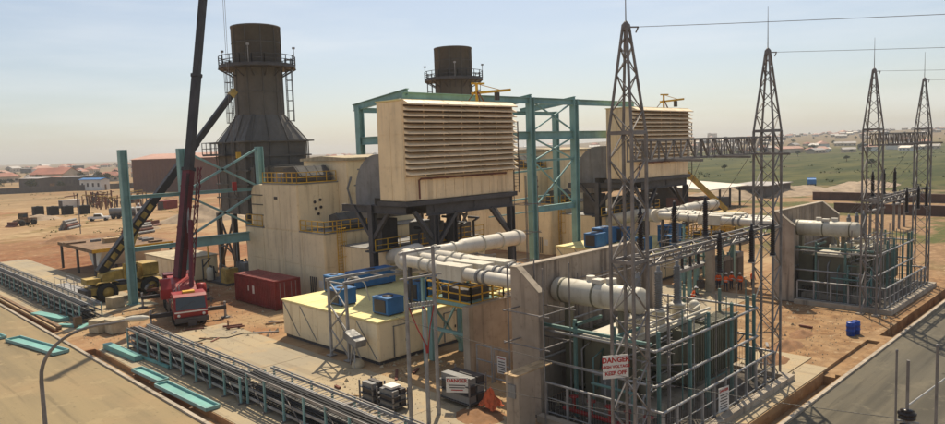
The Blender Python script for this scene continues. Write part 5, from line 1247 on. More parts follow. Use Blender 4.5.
r = thing('insulator_pole', 'pole with dark ribbed insulators beside the dark road', 'pole', (24, 5.53, 0)); MB(r).tube((24, 5.53, 0), (24, 5.53, 8.15), .055, 10, .045).build('shaft', 'darkgalv', r)
for z in (6.0, 6.45): b = MB(r); b.lathe((24, 5.53, z), [(.09, -.16), (.24, -.12), (.24, -.06), (.12, -.03), (.26, .0), (.26, .06), (.12, .09), (.2, .13), (.09, .17)], 14); b.build('insulator', 'insul', r)
MB(r).tube((24, 5.8, 6.2), (24, 5.2, 6.25), .03, 6).build('cross_pin', 'galv', r)
wire(sag((24, 5.5, 6.75), (58, 2.0, 9.5), .5), 'pale wire running right from the insulator pole', .025, 'galv'); wire(sag((24, 5.5, 6.3), (23.5, 30, 6.0), .6), 'dark wire running left from the insulator pole', .012, 'cable'); wire(sag((24, 5.5, 6.0), (22.5, 24, 4.0), .6), 'lower dark wire running left from the insulator pole', .012, 'cable')
# street lamp
r = thing('street_lamp', 'curved grey street lamp arching over the tan road', 'street lamp', (6.6, 30.2, 0)); e = Vector((2.7, -2.8, 0)).normalized(); base = Vector((6.6, 30.2, 0))
MB(r).path([base, base+Vector((0, 0, 6.8))], [.1, .075], 10).build('pole', 'darkgalv', r)
arc = [base+Vector((0, 0, 6.7))] + [base + e*(2.9*(1-math.cos(R(a)))) + Vector((0, 0, 6.8+2.1*math.sin(R(a)))) for a in range(8, 91, 8)] + [base+e*3.5+Vector((0, 0, 9.02))]
MB(r).path(arc, [.072-.03*i/len(arc) for i in range(len(arc))], 10).build('arm', 'darkgalv', r)
hd = base+e*3.4+Vector((0, 0, 9.05)); b = MB(r); u_ = Vector((-e.y, e.x, 0)); hp = []
for t, w, h in ((0, .05, .05), (.08, .09, .08), (.3, .14, .12), (.65, .14, .11), (.85, .09, .07), (.93, .02, .02)):
    hp.append([hd+e*t+Vector((0, 0, .05*t))+u_*(w*math.cos(2*math.pi*k/12))+Vector((0, 0, h*math.sin(2*math.pi*k/12))) for k in range(12)])
for A, B_ in zip(hp, hp[1:]): b.add(A+B_, [(k, (k+1) % 12, 12+(k+1) % 12, 12+k) for k in range(12)], True)
b.build('lamp_head', 'whitetank', r)
# equipment stands and pillar near the workers
r = thing('switch_stand', 'teal legged switch stand left of the workers', 'stand', (62.5, 33.4, 0))
for x in (60.6, 62.6, 63.9): MB(r).bar((x, 33.2, 0), (x, 33.2, 2.6), .34).build('leg', 'teal', r)
MB(r).box(60.2, 66, 32.9, 33.6, 2.61, 2.9).build('beam', 'galv', r)
for x in (61.2, 62.8, 64.4): b = MB(r); bushing(b, x, 33.2, 2.91, 1.3, .16, 10); b.build('insulator', 'insul', r)
MB(r).bar((61, 33.2, 4.4), (64.8, 33.2, 4.4), .12).build('blade', 'galv', r); MB(r).box(63.4, 64.2, 32.4, 32.88, .6, 1.4).build('drive_box', 'signdark', r)
r = thing('concrete_pillar', 'square concrete pillar beside the workers', 'pillar', (65.2, 32.4, 0)); MB(r).box(64.9, 65.6, 32, 32.7, 0, 4.9).build('shaft', 'concrete', r); MB(r).box(64.8, 65.7, 31.9, 32.8, 4.905, 5.1).build('cap', 'concrete', r)
r = thing('equipment_cubicles', 'grey cubicles in the shade behind the workers', 'cubicles', (70, 33, 0))
for k in range(4): c = MB(r).box(68+k*1.6, 69.5+k*1.6, 33, 34.2, .1, 2.6+.3*(k % 2)).build('cubicle', 'greyduct', r); MB(r).box(68.1+k*1.6, 69.4+k*1.6, 32.95, 32.995, .25, 2.4).build('door', 'grey', c)
MB(r).box(67.8, 74.6, 32.8, 34.4, 0, .095).build('plinth', 'concrete', r); MB(r).box(67.6, 74.8, 32.5, 34.6, 4.2, 4.35).build('canopy', 'grey', r)
for x in (67.8, 74.6): MB(r).bar((x, 33.5, .1), (x, 33.5, 4.2), .18).build('canopy_post', 'grey', r)

# ------------------------------------------------------------------ people
def person(x, y, face, lab, pose='stand', k=1.0):
    """one skinned body; face = heading in degrees of the way the person looks (local +Y forward)"""
    r = thing('person', lab, 'person', (x, y, .04), 'workers in orange vests', R(face-90), True)
    crouch = pose == 'crouch'
    hip = .5 if crouch else .93; lean = .22 if pose in ('bend', 'crouch') else .03
    pel = Vector((0, -.12 if crouch else 0, hip)); ch = pel+Vector((0, lean, .36)); nk = ch+Vector((0, lean*.4, .2)); hd_ = nk+Vector((0, .05+lean*.2, .2))
    V = []; E = []; Rd = []
    def v(p, rad, par=None):
        V.append(Vector(p)); Rd.append(rad)
        if par is not None: E.append((par, len(V)-1))
        return len(V)-1
    p0 = v(pel, .155); p1 = v(pel.lerp(ch, .5), .145, p0); p2 = v(ch, .17, p1); p3 = v(nk, .07, p2); p4 = v(nk.lerp(hd_, .45), .075, p3); p5 = v(hd_, .105, p4); v(hd_+Vector((0, .01, .09)), .07, p5); v(hd_+Vector((0, .11, -.02)), .022, p5)
    for s_ in (-1, 1):
        h = v(pel+Vector((s_*.1, 0, -.06)), .1, p0)
        if crouch: kn = v((s_*.16, .3, .48), .075, h); an = v((s_*.15, .02, .09), .05, kn); v((s_*.16, .2, .04), .045, an)
        else: kn = v((s_*.12, .06 if s_ > 0 else .02, .5), .072, h); an = v((s_*.13, .0, .09), .05, kn); v((s_*.15, .18, .045), .045, an)
        sh = v(ch+Vector((s_*.2, 0, .06)), .075, p2)
        fwd = {'stand': (.03, .12), 'point': (.2, .4), 'bend': (.15, .32), 'crouch': (.25, .4)}[pose]
        el = v(V[sh]+Vector((s_*.07, fwd[0], -.27)), .052, sh); wr_ = v(V[el]+Vector((-s_*.03, fwd[1], -.2 if pose == 'stand' else -.06)), .038, el)
        d = (V[wr_]-V[el]).normalized(); pm = v(V[wr_]+d*.07, .034, wr_)
        for q in range(4): f1 = v(V[pm]+d*(.05+.008*(q in (1, 2)))+Vector(((q-1.5)*.021, 0, 0)), .0095, pm); v(V[f1]+d*.03+Vector((0, .004, -.02)), .008, f1)
        th = v(V[wr_]+d*.05+Vector((-s_*.045, .01, 0)), .0095, wr_); v(V[th]+d*.035, .008, th)
    me = bpy.data.meshes.new('body'); me.from_pydata([tuple(q*k) for q in V], E, []); o = bpy.data.objects.new('body', me); C.objects.link(o)
    o.modifiers.new('s', 'SKIN'); sv_ = me.skin_vertices[0].data
    for i, q in enumerate(Rd): sv_[i].radius = (q*k, q*k*(.78 if i in (0, 1, 2) else 1)); sv_[i].use_root = (i == 0)
    o.modifiers.new('d', 'SUBSURF').levels = 1; bpy.context.view_layer.update()
    m2 = bpy.data.meshes.new_from_object(o.evaluated_get(bpy.context.evaluated_depsgraph_get())); bpy.data.objects.remove(o)
    m2.materials.clear()
    for mt in ('skin', 'trouser', 'orange', 'black'): m2.materials.append(M[mt])
    for f in m2.polygons:
        c = f.center/k; f.use_smooth = True
        arm = abs(c.x) > .24 or (abs(c.x) > .15 and c.y > lean+.16 and c.z > .45)
        f.material_index = 3 if c.z < .1 else 0 if (c.z > nk.z-.02) else 0 if (abs(c.x) > .17 and c.y > fwd[0]+lean+.18) else 2 if c.z > pel.z-.03 and (not crouch or c.y < .2) else 1
    body = bpy.data.objects.new('body', m2); C.objects.link(body); body.parent = r
    hz_ = hd_*k; b = MB(); b.lathe(hz_+Vector((0, -.005, .03*k)), [(.155*k, 0), (.15*k, .012), (.128*k, .02), (.12*k, .07*k), (.08*k, .12*k), (0, .14*k)], 14); b.prism([(-.1*k, hz_.z+.03*k), (.1*k, hz_.z+.03*k), (.1*k, hz_.z+.045*k), (-.1*k, hz_.z+.045*k)], 'y', hz_.y+.1*k, hz_.y+.2*k); b.build('helmet', 'helmet', r)
    b = MB(); c0 = (pel.lerp(ch, .45))*k
    ring_ = [(.2*k*math.cos(t*math.pi/8), c0.y+.155*k*math.sin(t*math.pi/8), c0.z) for t in range(17)]; b.path(ring_, .028*k, 4); b.build('reflective_band', 'signwhite', r)
    b = MB()
    for s_ in (-.035, .035): b.lathe(hz_+Vector((s_*k, .093*k, .012*k)), [(0, -.008), (.014*k, -.002), (.0, .01)], 6, 'y')
    b.build('eyes', 'signdark', r)
    return r
person(66.9, 32.3, 200, 'worker in orange vest and white helmet at the back of the group', 'stand')
person(66.2, 31.2, 20, 'worker in orange vest with back turned at left of the group', 'bend')
person(67.6, 31.3, 240, 'worker in orange vest facing the camera in the middle of group', 'point')
person(67.5, 30.3, 180, 'front worker in orange vest at the right of the group', 'stand')
person(69.6, 30.0, 250, 'lone worker in orange vest standing right of the group', 'stand')
person(60.4, 31.7, 300, 'crouching worker in orange vest left of the group', 'crouch')

# ------------------------------------------------------------------ vehicles and objects on the left field
def pickup(x, y, rz, lab, mt='vehwhite'):
    r = thing('pickup_truck', lab, 'pickup', (x, y, land(x, y)), None, rz, True)
    MB().prism([(-2.5, .5), (-2.5, 1.05), (-.9, 1.08), (-.55, 1.75), (1.0, 1.78), (1.2, 1.1), (2.5, 1.1), (2.5, .5)], 'y', -.85, .85).build('body', mt, r)
    MB().prism([(-.8, 1.1), (-.5, 1.66), (.95, 1.69), (1.08, 1.14)], 'y', -.865, .865).build('windows', 'glass', r); MB().box(1.25, 2.42, -.7, .7, 1.101, 1.12).build('load_bed', 'signdark', r)
    for a in (-1.6, 1.6):
        for s_ in (-.8, .8): MB().lathe((a, s_, .37), [(0, -.12), (.2, -.13), (.37, -.11), (.37, .11), (.2, .13), (0, .12)], 14, 'y').build('wheel', 'black', r)
    for s_ in (-.6, .6): MB().box(-2.53, -2.5, s_-.15, s_+.15, .78, .95).build('headlight', 'signwhite', r)
    return r
def truck(x, y, rz, lab, cabm, bodym, kind):
    r = thing('truck', lab, 'truck', (x, y, land(x, y)), None, rz, True)
    MB().prism([(-4, .7), (-4.1, 1.5), (-3.8, 2.7), (-2.3, 2.75), (-2.3, .7)], 'y', -1.2, 1.2).build('cab', cabm, r); MB().prism([(-4.13, 1.6), (-3.86, 2.55), (-3.82, 2.55), (-4.05, 1.6)], 'y', -1.05, 1.05).build('windscreen', 'glass', r); MB().box(-3.5, -2.6, -1.22, 1.22, 1.7, 2.5).build('side_window', 'glass', r)
    MB().box(-2.3, 4.2, -.5, .5, .7, 1.05).build('chassis', 'signdark', r)
    if kind == 'tank': MB().lathe((1, 0, 1.95), [(0, -3.1), (.7, -3.05), (.88, -2.9), (.88, 2.9), (.7, 3.05), (0, 3.1)], 18, 'x').build('tank', bodym, r)
    else: MB().prism([(-2.1, 1.1), (-2.1, 2.6), (4.2, 2.5), (4.2, 1.1)], 'y', -1.2, 1.2).build('tipper_body', bodym, r)
    for a in (-3.2, 1.8, 3.1):
        for s_ in (-1.0, 1.0): MB().lathe((a, s_, .5), [(0, -.18), (.28, -.2), (.5, -.17), (.5, .17), (.28, .2), (0, .18)], 14, 'y').build('wheel', 'black', r)
    return r
def loader(x, y, rz, lab, mt='craneyellow'):
    r = thing('wheel_loader', lab, 'loader', (x, y, land(x, y)), None, rz, True)
    MB().prism([(0.2, .8), (0.2, 1.9), (2.9, 1.7), (2.9, .8)], 'y', -.9, .9).build('engine_body', mt, r); c = MB().box(-.9, .6, -.7, .7, 1.6, 3.1).build('cab', mt, r); MB().box(-.93, .4, -.73, .73, 2.1, 2.9).build('cab_window', 'glass', c)
    MB().box(-2.2, .2, -.6, .6, .8, 1.5).build('front_frame', mt, r)
    for s_ in (-.6, .6): MB().bar((-1.2, s_, 1.6), (-3.4, s_, .7), .22).build('lift_arm', mt, r)
    MB().prism([(-4.3, .1), (-3.3, .1), (-3.1, 1.2), (-3.5, 1.2), (-3.5, .5), (-4.3, .2)], 'y', -1.3, 1.3).build('bucket', 'rust', r)
    for a in (-1.5, 1.8):
        for s_ in (-1.05, 1.05): MB().lathe((a, s_, .75), [(0, -.22), (.4, -.26), (.75, -.22), (.75, .22), (.4, .26), (0, .22)], 16, 'y').build('wheel', 'black', r)
    return r
pickup(58.2, 193.5, R(150), 'white pickup parked on the sandy field'); truck(65.2, 194.5, R(155), 'white cabbed tanker truck behind the pickup', 'vehwhite', 'greyduct', 'tank')
loader(59.5, 167.5, R(120), 'old yellow loader right of the white pickup'); loader(43.0, 199.5, R(30), 'old rusty machine at the left edge of the field', 'timber_dark')
loader(76, 176.5, R(70), 'dark loader working on the grey rubble heap', 'signdark')
truck(226, 79, R(200), 'blue tipper truck standing on the sand right of the lattice tower', 'blue', 'blue', 'tip')
TANKS = ((54.5, 235.5), (57.0, 230), (60.1, 227.5), (63.4, 224))
for i, (x, y) in enumerate(TANKS):
    r = thing('water_tank', ('leftmost', 'second', 'third', 'rightmost')[i]+' of four black plastic tanks in a row on the field', 'tank', (x, y, land(x, y)), 'black tanks'); z = land(x, y)
    MB(r).box(x-1.25, x+1.25, y-1.4, y+1.4, z, z+2.5).build('body', 'black', r); b = MB(r)
    for q in (.5, 1.2, 1.9): b.box(x-1.3, x+1.3, y-1.45, y+1.45, z+q, z+q+.12)
    b.build('rib', 'black', r); MB(r).lathe((x, y, z+2.5), [(.4, 0), (.4, .15), (0, .17)], 12).build('lid', 'black', r)
r = thing('field_post', 'thin bare pole standing alone on the field', 'pole', (45.2, 163, 0)); z = land(45.2, 163); MB(r).tube((45.2, 163, z-.2), (45.2, 163, z+8.2), .11, 8, .08).build('shaft', 'darkgalv', r); MB(r).box(45.05, 45.35, 162.85, 163.15, z+8.2, z+8.5).build('cap', 'signdark', r)
def frame_yard():
    r = thing('scrap_yard', 'rusty frames and scrap yard behind the parked vehicles', 'scrap', (80, 250, 0)); rs = random.Random(9)
    for i in range(60):
        x, y = 80+rs.uniform(-8, 10), 250+rs.uniform(-14, 16); h = rs.uniform(1.5, 5.5); a = rs.uniform(0, 3)
        MB(r).bar((x, y, land(x, y)), (x+rs.uniform(-.6, .6), y, h), rs.uniform(.2, .45)).build('post', rs.choice(('rust', 'timber_dark', 'signdark')), r)
        if i % 2: MB(r).bar((x, y, h*.9), (x+rs.uniform(-5, 5), y+rs.uniform(-3, 3), h*.9+rs.uniform(-.8, .5)), .3).build('beam', rs.choice(('rust', 'timber_dark', 'craneyellow')), r)
    return r
frame_yard()
mound(74, 168, 11, 8, 3.6, 'grey rubble heap behind the crane boom', 'sandpile', seed=21, n=26); mound(84, 172, 10, 7, 2.6, 'smaller grey rubble heap right of the large one', 'sandpile', seed=22, n=22)
mound(44, 131, 9, 14, 1.6, 'long red earth bank beside the far cable tray', 'mound', seed=31, n=26)
# sand heaps on the right behind the second unit
for i, (x, y, a, c, h, mt, lab) in enumerate(((178, 84, 20, 10, 2.6, 'sandpile', 'brown earth heap beyond the pale roofed shed'), (200, 76, 22, 10, 2.2, 'sandpile', 'brown earth heap left of the blue truck'), (232, 66, 20, 9, 1.8, 'sandpile', 'pale sand heap right of the blue truck'), (196, 58, 16, 8, 1.8, 'sandpile', 'brown earth heap behind the rust red walls'))): mound(x, y, a, c, h, lab, mt, seed=41+i, n=26)
# stores on the left field
for (x, y, rz, n, lab) in ((52, 150, .4, 5, 'stack of grey pipes on the field before the loader'), (70, 200, 1.2, 6, 'stack of dark pipes behind the parked tanker'), (47, 178, .9, 4, 'small stack of pipes left of the white pickup')):
    r = thing('pipe_stack', lab, 'pipes', (x, y, land(x, y)), 'pipe stacks on the field', rz, True)
    for k in range(n):
        for q in range(n-k): MB().tube((-3, (q-(n-k)/2)*.62, .3+k*.53), (3, (q-(n-k)/2)*.62, .3+k*.53), .29, 10).build('pipe', ('greyduct', 'rust', 'darkgalv')[(k+q) % 3], r)
for (x, y, rz, mt, lab) in ((84, 215, .5, 'container', 'red storage container right of the parked tanker'), (90, 262, 1.0, 'blockwall', 'dark storage container behind the scrap yard'), (70, 262, .3, 'whitewall', 'white site hut left of the scrap yard')):
    r = thing('storage_container', lab, 'container', (x, y, land(x, y)), None, rz, True); MB().box(-3, 3, -1.2, 1.2, 0, 2.6).build('shell', mt, r)
    for k in range(18): MB().box(-2.9+k*.33, -2.78+k*.33, -1.25, -1.2, .1, 2.5).build('rib', mt, r)
    MB().box(-3.05, -3, -1.0, 1.0, .1, 2.4).build('door', 'signdark', r)
for i, (x, y, a, h, mt, w) in enumerate(((56, 158, 4, 1.5, 'sandpile', 'pale sand heap before the loader'), (39, 150, 5, 1.3, 'mound', 'red earth heap near the thin field pole'), (50, 215, 6, 1.4, 'sandpile', 'pale sand heap right of the rusty machine'), (95, 240, 7, 2.2, 'mound', 'red earth heap behind the red storage container'))): mound(x, y, a, a*.7, h, w, mt, seed=60+i, n=16)
# brown warehouse
def gable(r, x0, x1, y0, y1, z0, h, rise, wm, rm, ov=.5):
    MB(r).box(x0, x1, y0, y1, z0-1, z0+h).build('wall', wm, r); xm = (x0+x1)/2
    MB(r).prism([(x0-ov, z0+h), (xm, z0+h+rise), (x1+ov, z0+h), (x1+ov, z0+h+.25), (xm, z0+h+rise+.3), (x0-ov, z0+h+.25)], 'y', y0-ov, y1+ov).build('roof', rm, r)
    MB(r).prism([(x0, z0+h), (xm, z0+h+rise), (x1, z0+h)], 'y', y0+.02, y1-.02).build('gable', wm, r)
def oriented_house(name, lab, cat, x, y, rz, w, l, h, rise, wm, rm, group=None, feat=True, label_kw=None):
    r = thing(name, lab, cat, (x, y, land(x, y)), group, rz, True); gable(r, -w/2, w/2, -l/2, l/2, 0, h, rise, wm, rm)
    return r
r = oriented_house('warehouse', 'long brown clad warehouse with pale red roof behind the cranes', 'warehouse', 148, 342, R(33.5)+math.pi/2*0, 34, 44, 15.3, 2.4, 'rustwall', 'pinkroof')
b = MB()
for i in range(26): b.box(-17.06, -17, -21.5+i*1.7, -21.35+i*1.7, .2, 15.2)
for i in range(20): b.box(-16.5+i*1.7, -16.35+i*1.7, -22.06, -22, .2, 15.2)
b.build('cladding_rib', 'rustwall', r); MB().box(-4, 2, -22.08, -22.0, 0, 6).build('door', 'signdark', r)
# shed and rust walls on the right
r = thing('open_shed', 'pale roofed open shed beyond the farther filter house', 'shed', (150, 79, 0)); z = land(150, 79)
MB(r).prism([(70, z+4.4), (88, z+5.6), (88, z+5.8), (70, z+4.6)], 'x', 141, 160).build('roof', 'paleroof', r)
for x in range(142, 160, 5):
    for y in (70.6, 87): MB(r).bar((x, y, z), (x, y, z+4.6), .35).build('post', 'signdark', r)
MB(r).box(142, 159, 86, 87, z, z+5).build('back_wall', 'blockwall', r); MB(r).box(144, 150, 74, 82, z, z+2.4).build('stacked_goods', 'rust', r); MB(r).box(152, 157, 73, 80, z, z+2).build('stacked_goods', 'grey', r)
r = thing('grey_block_building', 'low grey block building right of the pale roofed shed', 'building', (186, 80, 0)); z = land(186, 80); MB(r).box(180, 196, 74, 84, z, z+3).build('wall', 'blockwall', r); MB(r).box(179.5, 196.5, 73.5, 84.5, z+3.005, z+3.2).build('roof', 'greyroof', r)
for k in range(4): MB(r).box(179.92, 179.995, 75+k*2.3, 76.2+k*2.3, z+1, z+2.1).build('window', 'signdark', r)
for (x0, y0, y1, h, lab) in ((149.5, 24, 50, 1.7, 'near rust red retaining wall right of the farther firewall'), (178, 30, 62, 1.7, 'far rust red retaining wall right of the farther firewall')):
    r = thing('retaining_wall', lab, 'wall', (x0, y0, 0), 'rust red retaining walls'); n = int((y1-y0)/4)
    for k in range(n): MB(r).box(x0, x0+.8, y0+k*4+.03, y0+k*4+3.97, -.3, h+.06*(k % 2)).build('wall_panel', 'brownwall', r)
    MB(r).box(x0-.1, x0+.9, y0, y0+n*4, h+.065, h+.2).build('coping', 'brownwall', r)
# steel frames under construction at the right
def gantry_stub(x, y, lab):
    r = thing('busbar_stand', lab, 'stand', (x, y, 0), 'busbar stands of the third unit')
    for dx in (0, 3, 6): MB(r).bar((x+dx, y, 0), (x+dx, y, 4.2), .3).build('leg', 'darkgalv', r); b = MB(r); bushing(b, x+dx, y, 4.25, 1.8, .2, 10); b.build('insulator', 'insul', r)
    MB(r).box(x-.5, x+6.5, y-.25, y+.25, 4.0, 4.24).build('beam', 'darkgalv', r); return r
gantry_stub(112, 31, 'left busbar stand with black insulators beyond the third tower'); gantry_stub(124, 31, 'right busbar stand with black insulators beyond the farthest tower')
# diagonal timber jib beside the farther filter house
r = thing('loader_crane_jib', 'slanting yellow brown crane jib right of the farther filter house', 'crane jib', (104, 52, 0)); MB(r).bar((101, 47.5, 4.6), (93.5, 53, 13.2), .55, .7).build('jib', 'craneyellow', r); MB(r).box(99.5, 102.5, 45.5, 49, 1.2, 4.4).build('base', 'craneyellow', r); MB(r).box(99, 103, 44.5, 51.5, .7, 1.19).build('deck', 'timber_dark', r)
for y in (45.4, 50.4):
    for x in (99.4, 102.6): MB(r).lathe((x, y, .5), [(0, -.2), (.5, -.2), (.5, .2), (0, .2)], 14, 'x').build('wheel', 'black', r)

# ------------------------------------------------------------------ distant town
def town_mesh(w, l, h, rise, wm, rm, hip=False):
    b = MB(); b.box(-w/2, w/2, -l/2, l/2, -3, h); nf = len(b.f); o = .5
    if hip: b.add([(-w/2-o, -l/2-o, h), (w/2+o, -l/2-o, h), (w/2+o, l/2+o, h), (-w/2-o, l/2+o, h), (0, -l/4, h+rise), (0, l/4, h+rise)], [(0,1,4), (1,2,5,4), (2,3,5), (3,0,4,5), (3,2,1,0)])
    else: b.add([(-w/2-o, -l/2-o, h), (w/2+o, -l/2-o, h), (w/2+o, l/2+o, h), (-w/2-o, l/2+o, h), (0, -l/2-o, h+rise), (0, l/2+o, h+rise)], [(0,1,4), (1,2,5,4), (2,3,5), (3,0,4,5), (3,2,1,0)])
    n2 = len(b.f)
    for s_ in (-1, 1):
        for i in range(3): y = -l/2+l*(i+.5)/3; b.box(min(s_*w/2, s_*(w/2+.08)), max(s_*w/2, s_*(w/2+.08)), y-.7, y+.7, 1.0, 2.2)
    me = b.mesh('house', wm); me.materials.append(M[rm]); me.materials.append(M['signdark'])
    for p in me.polygons:
        c = p.center
        p.material_index = 2 if (abs(abs(c.x)-w/2-.04) < .06 and .9 < c.z < 2.3 and p.area < 3) else 1 if c.z > h-.01 else 0
    return me
TM = [('rusty roofed', town_mesh(9, 13, 3.6, 2.4, 'housewall', 'redroof', True)), ('pale roofed', town_mesh(9, 12, 3.4, 2.0, 'whitewall', 'paleroof')), ('grey roofed', town_mesh(10, 14, 3.6, 2.2, 'housewall', 'greyroof')), ('pink roofed', town_mesh(11, 16, 4.5, 2.8, 'whitewall', 'pinkroof', True)), ('unfinished dark', town_mesh(10, 12, 5.5, .4, 'blockwall', 'greyroof'))]
rs = random.Random(12)
def house(k, x, y, side, sc_=1.):
    o = bpy.data.objects.new('house', TM[k][1]); C.objects.link(o); o.location = (x, y, land(x, y)); o.rotation_euler.z = rs.uniform(0, 3.14); q = sc_*rs.uniform(.85, 1.3); o.scale = (q, q, q*rs.uniform(.9, 1.25))
    tag(o, f'small {TM[k][0]} house in the hazy town {side}', 'house', f'{TM[k][0]} houses {side}')
def polar(az, d): return d*math.cos(R(az)), d*math.sin(R(az))
for i in range(240):      # right hand hillside
    az = rs.uniform(9, 34); d = 680*math.exp(rs.uniform(0, 1.25)); x, y = polar(az, d); house(rs.choice((0, 1, 2, 2, 2, 3, 4)), x, y, 'on the right horizon', .72)
for i in range(45):       # between and behind the stacks
    az = rs.uniform(34, 70); d = 700*math.exp(rs.uniform(0, 1.2)); x, y = polar(az, d); house(rs.choice((0, 0, 1, 2, 3)), x, y, 'behind the plant')
for i in range(55):
    az = rs.uniform(68, 82); d = 560*math.exp(rs.uniform(0, 1.3)); x, y = polar(az, d); house(rs.choice((0, 0, 3, 4, 4, 2)), x, y, 'on the left horizon')
# named houses on the left
for (x, y, rz, w, l, h, rise, wm, rm, lab) in ((60, 505, .4, 14, 16, 5.5, 4.2, 'housewall', 'redroof', 'red roofed house at the far left edge'), (78, 520, 1.1, 13, 18, 5.0, 3.8, 'whitewall', 'redroof', 'second red roofed house from the left edge'), (150, 590, .7, 20, 26, 6, 4.5, 'housewall', 'redroof', 'broad red roofed house left of the teal column'), (112, 470, .2, 14, 24, 6.5, .5, 'blockwall', 'greyroof', 'unfinished grey block house in the left middle distance'), (135, 480, .3, 12, 20, 6.0, .5, 'blockwall', 'greyroof', 'unfinished grey block house right of the other'), (121, 405, .33, 5, 17, 5.5, .8, 'whitewall', 'blue', 'white hut with blue roof behind the scrap yard')):
    r = oriented_house('house', lab, 'house', x, y, rz, w, l, h, rise, wm, rm)
    n = max(2, int(l/4))
    for i in range(n): yy = -l/2+l*(i+.5)/n; MB().box(-w/2-.08, -w/2, yy-.7, yy+.7, h*.35, h*.7).build('window', 'signdark', r)
    MB().box(-w*.1, w*.1, -l/2-.08, -l/2, 0, h*.55).build('door', 'timber_dark', r)
r = thing('compound_wall', 'dark long compound wall across the left middle distance', 'wall', (75, 440, 0))
for k in range(26): x0 = 45+k*5.0; y0 = 452-k*3.0; w = Vector((5, -3, 0)); q = MB(r).bar((x0, y0, land(x0, y0)+1.4), (x0+4.95, y0-2.97, land(x0+5, y0-3)+1.4), .4, 3.2).build('wall_panel', 'blockwall', r)
# right landmark buildings
for (az, d, w, l, h, wm, rm, lab) in ((30, 950, 16, 60, 6, 'whitewall', 'paleroof', 'long pale shed on the right horizon'), (21, 720, 12, 30, 4, 'housewall', 'pinkroof', 'pink roofed house in front of the hillside town'), (13.5, 760, 16, 26, 4, 'whitewall', 'whitewall', 'white roofed hall between the two right towers'), (26.2, 2300, 16, 24, 14, 'housewall', 'greyroof', 'blocky tall building on the hazy ridge')):
    x, y = polar(az, d); r = oriented_house('hall', lab, 'building', x, y, R(az+45), w, l, h, 2.2, wm, rm)

# ------------------------------------------------------------------ vegetation
def leaf_cluster(b, c, rx, rz_, n, s_, rg):
    vs, fs = [], []
    for i in range(n):
        t, u = rg.uniform(0, 6.283), rg.uniform(-1, 1); rr = rg.uniform(.55, 1)**.6; k = math.sqrt(1-u*u)
        p = Vector((c[0]+rx*rr*k*math.cos(t), c[1]+rx*rr*k*math.sin(t), c[2]+rz_*rr*u)); a = Vector((rg.gauss(0, 1), rg.gauss(0, 1), rg.gauss(0, .6))).normalized(); e = a.cross(Vector((rg.gauss(0, 1), rg.gauss(0, 1), rg.gauss(0, 1)))).normalized(); w = s_*rg.uniform(.6, 1.3)
        j = len(vs); vs += [p-a*w, p+e*w*.7, p+a*w, p-e*w*.7]; fs.append((j, j+1, j+2, j+3))
    b.add(vs, fs)
def tree_meshes(seed):
    rg = random.Random(seed); h = 6.5; t = MB(); t.path([(0, 0, -.5), (.1, 0, 1.5), (.05, .15, 3.2), (.0, .1, 4.6)], [.28, .22, .17, .08], 7); lob = []
    for i in range(7):
        a = i*.9+rg.uniform(0, .5); e = (1.7*math.cos(a)*rg.uniform(.6, 1.2), 1.7*math.sin(a)*rg.uniform(.6, 1.2), rg.uniform(3.4, 5.6)); lob.append(e); t.path([(.05, .1, 2.2+.25*i), (e[0]*.5, e[1]*.5, (2.4+.25*i+e[2])/2), e], [.11, .07, .03], 5)
    c = MB()
    for e in lob + [(0, 0, 5.7), (.4, -.3, 4.9)]: leaf_cluster(c, e, rg.uniform(1.0, 1.6), rg.uniform(.7, 1.1), 70, .3, rg)
    return t.mesh('trunk', 'bark'), c.mesh('crown', 'leafdark')
TR = [tree_meshes(i) for i in range(4)]
def tree(x, y, s_, lab, grp):
    o = bpy.data.objects.new('tree', None); C.objects.link(o); o.location = (x, y, land(x, y)); o.rotation_euler.z = rs.uniform(0, 6); o.scale = (s_*rs.uniform(.9, 1.3), s_*rs.uniform(.9, 1.3), s_); tag(o, lab, 'tree', grp); t, c = rs.choice(TR); inst(t, 'trunk', o, (0, 0, 0)); inst(c, 'crown', o, (0, 0, 0))
for i in range(90): az = rs.uniform(8, 36); d = 600*math.exp(rs.uniform(0, 1.3)); tree(*polar(az, d), rs.uniform(.5, 1.0), 'dark tree among the houses of the right hillside', 'trees of the right hillside town')
for i in range(80): az = rs.uniform(66, 81); d = 430*math.exp(rs.uniform(0, 1.3)); tree(*polar(az, d), rs.uniform(.6, 1.2), 'dark tree among the houses on the left horizon', 'trees of the left town')
for i in range(5): az = rs.uniform(12, 30); d = rs.uniform(320, 520); tree(*polar(az, d), rs.uniform(.4, .75), 'low tree standing in the green scrub plain', 'low trees on the scrub plain')
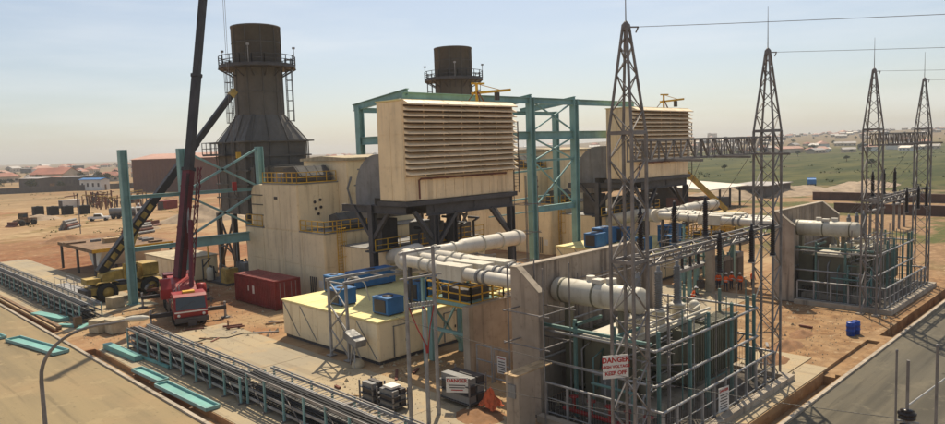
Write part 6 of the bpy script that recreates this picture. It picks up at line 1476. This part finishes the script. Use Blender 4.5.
# scrub on the right plain and dry grass on the left field, uncountable
rg = random.Random(4); b = MB()
for i in range(520):
    az = rg.uniform(7, 38); d = 235*math.exp(rg.uniform(0, 1.0)); x, y = polar(az, d)
    if noise.noise((x*.02, y*.02, 3.3)) + .45*noise.noise((x*.07, y*.07, 1)) < rg.uniform(.05, .5): continue
    q = rg.uniform(.35, 1.1); leaf_cluster(b, (x, y, land(x, y)+q*.4), q*1.5, q*.6, 16, q*.42, rg)
tag(b.build('scrub', 'leaf'), 'low green scrub covering the plain on the right', 'scrub', kind='stuff')
b = MB()
for i in range(420):
    x, y = rg.uniform(20, 110), rg.uniform(150, 420)
    if x/y < .14 or x/y > .5 or noise.noise((x*.03, y*.03, 8)) < .08: continue
    q = rg.uniform(.2, .6); leaf_cluster(b, (x, y, land(x, y)+q*.3), q*1.4, q*.5, 12, q*.4, rg)
tag(b.build('field_weeds', 'grasstuft'), 'sparse dry weeds on the sandy left field', 'weeds', kind='stuff')

b = MB(); rg = random.Random(77)
for i in range(5200):
    zone = rg.random()
    if zone < .45: x, y = rg.uniform(17.5, 38), rg.uniform(53, 84)
    elif zone < .75: x, y = rg.uniform(44, 66), rg.uniform(16, 34)
    else: x, y = rg.uniform(24, 34), rg.uniform(22, 40)
    q = rg.uniform(.02, .07)*(3 if rg.random() < .04 else 1); a = rg.uniform(0, 3)
    b.add([(x+q*math.cos(a+k*2.1), y+q*math.sin(a+k*2.1), .02) for k in range(3)]+[(x+rg.uniform(-.4, .4)*q, y, .02+q*rg.uniform(.7, 1.3))], [(0,1,3), (1,2,3), (2,0,3)])
tag(b.build('loose_stones', 'stone'), 'loose stones and clods strewn over the yard', 'stones', kind='stuff')

# ------------------------------------------------------------------ haze
hb = MB(); hb.box(-160, 3600, -160, 3600, -4, 62)
haze = hb.build('haze', 'white'); haze.data.materials.clear()
hm = bpy.data.materials.new('haze_air'); hm.use_nodes = True; ht = hm.node_tree; ht.nodes.clear(); ho = ht.nodes.new('ShaderNodeOutputMaterial'); hv = ht.nodes.new('ShaderNodeVolumePrincipled')
hv.inputs['Color'].default_value = (.84, .89, .95, 1); hv.inputs['Density'].default_value = .00018; hv.inputs['Anisotropy'].default_value = 0.
ht.links.new(hv.outputs[0], ho.inputs['Volume']); haze.data.materials.append(hm); tag(haze, 'pale dusty haze filling the air', 'haze', kind='stuff')
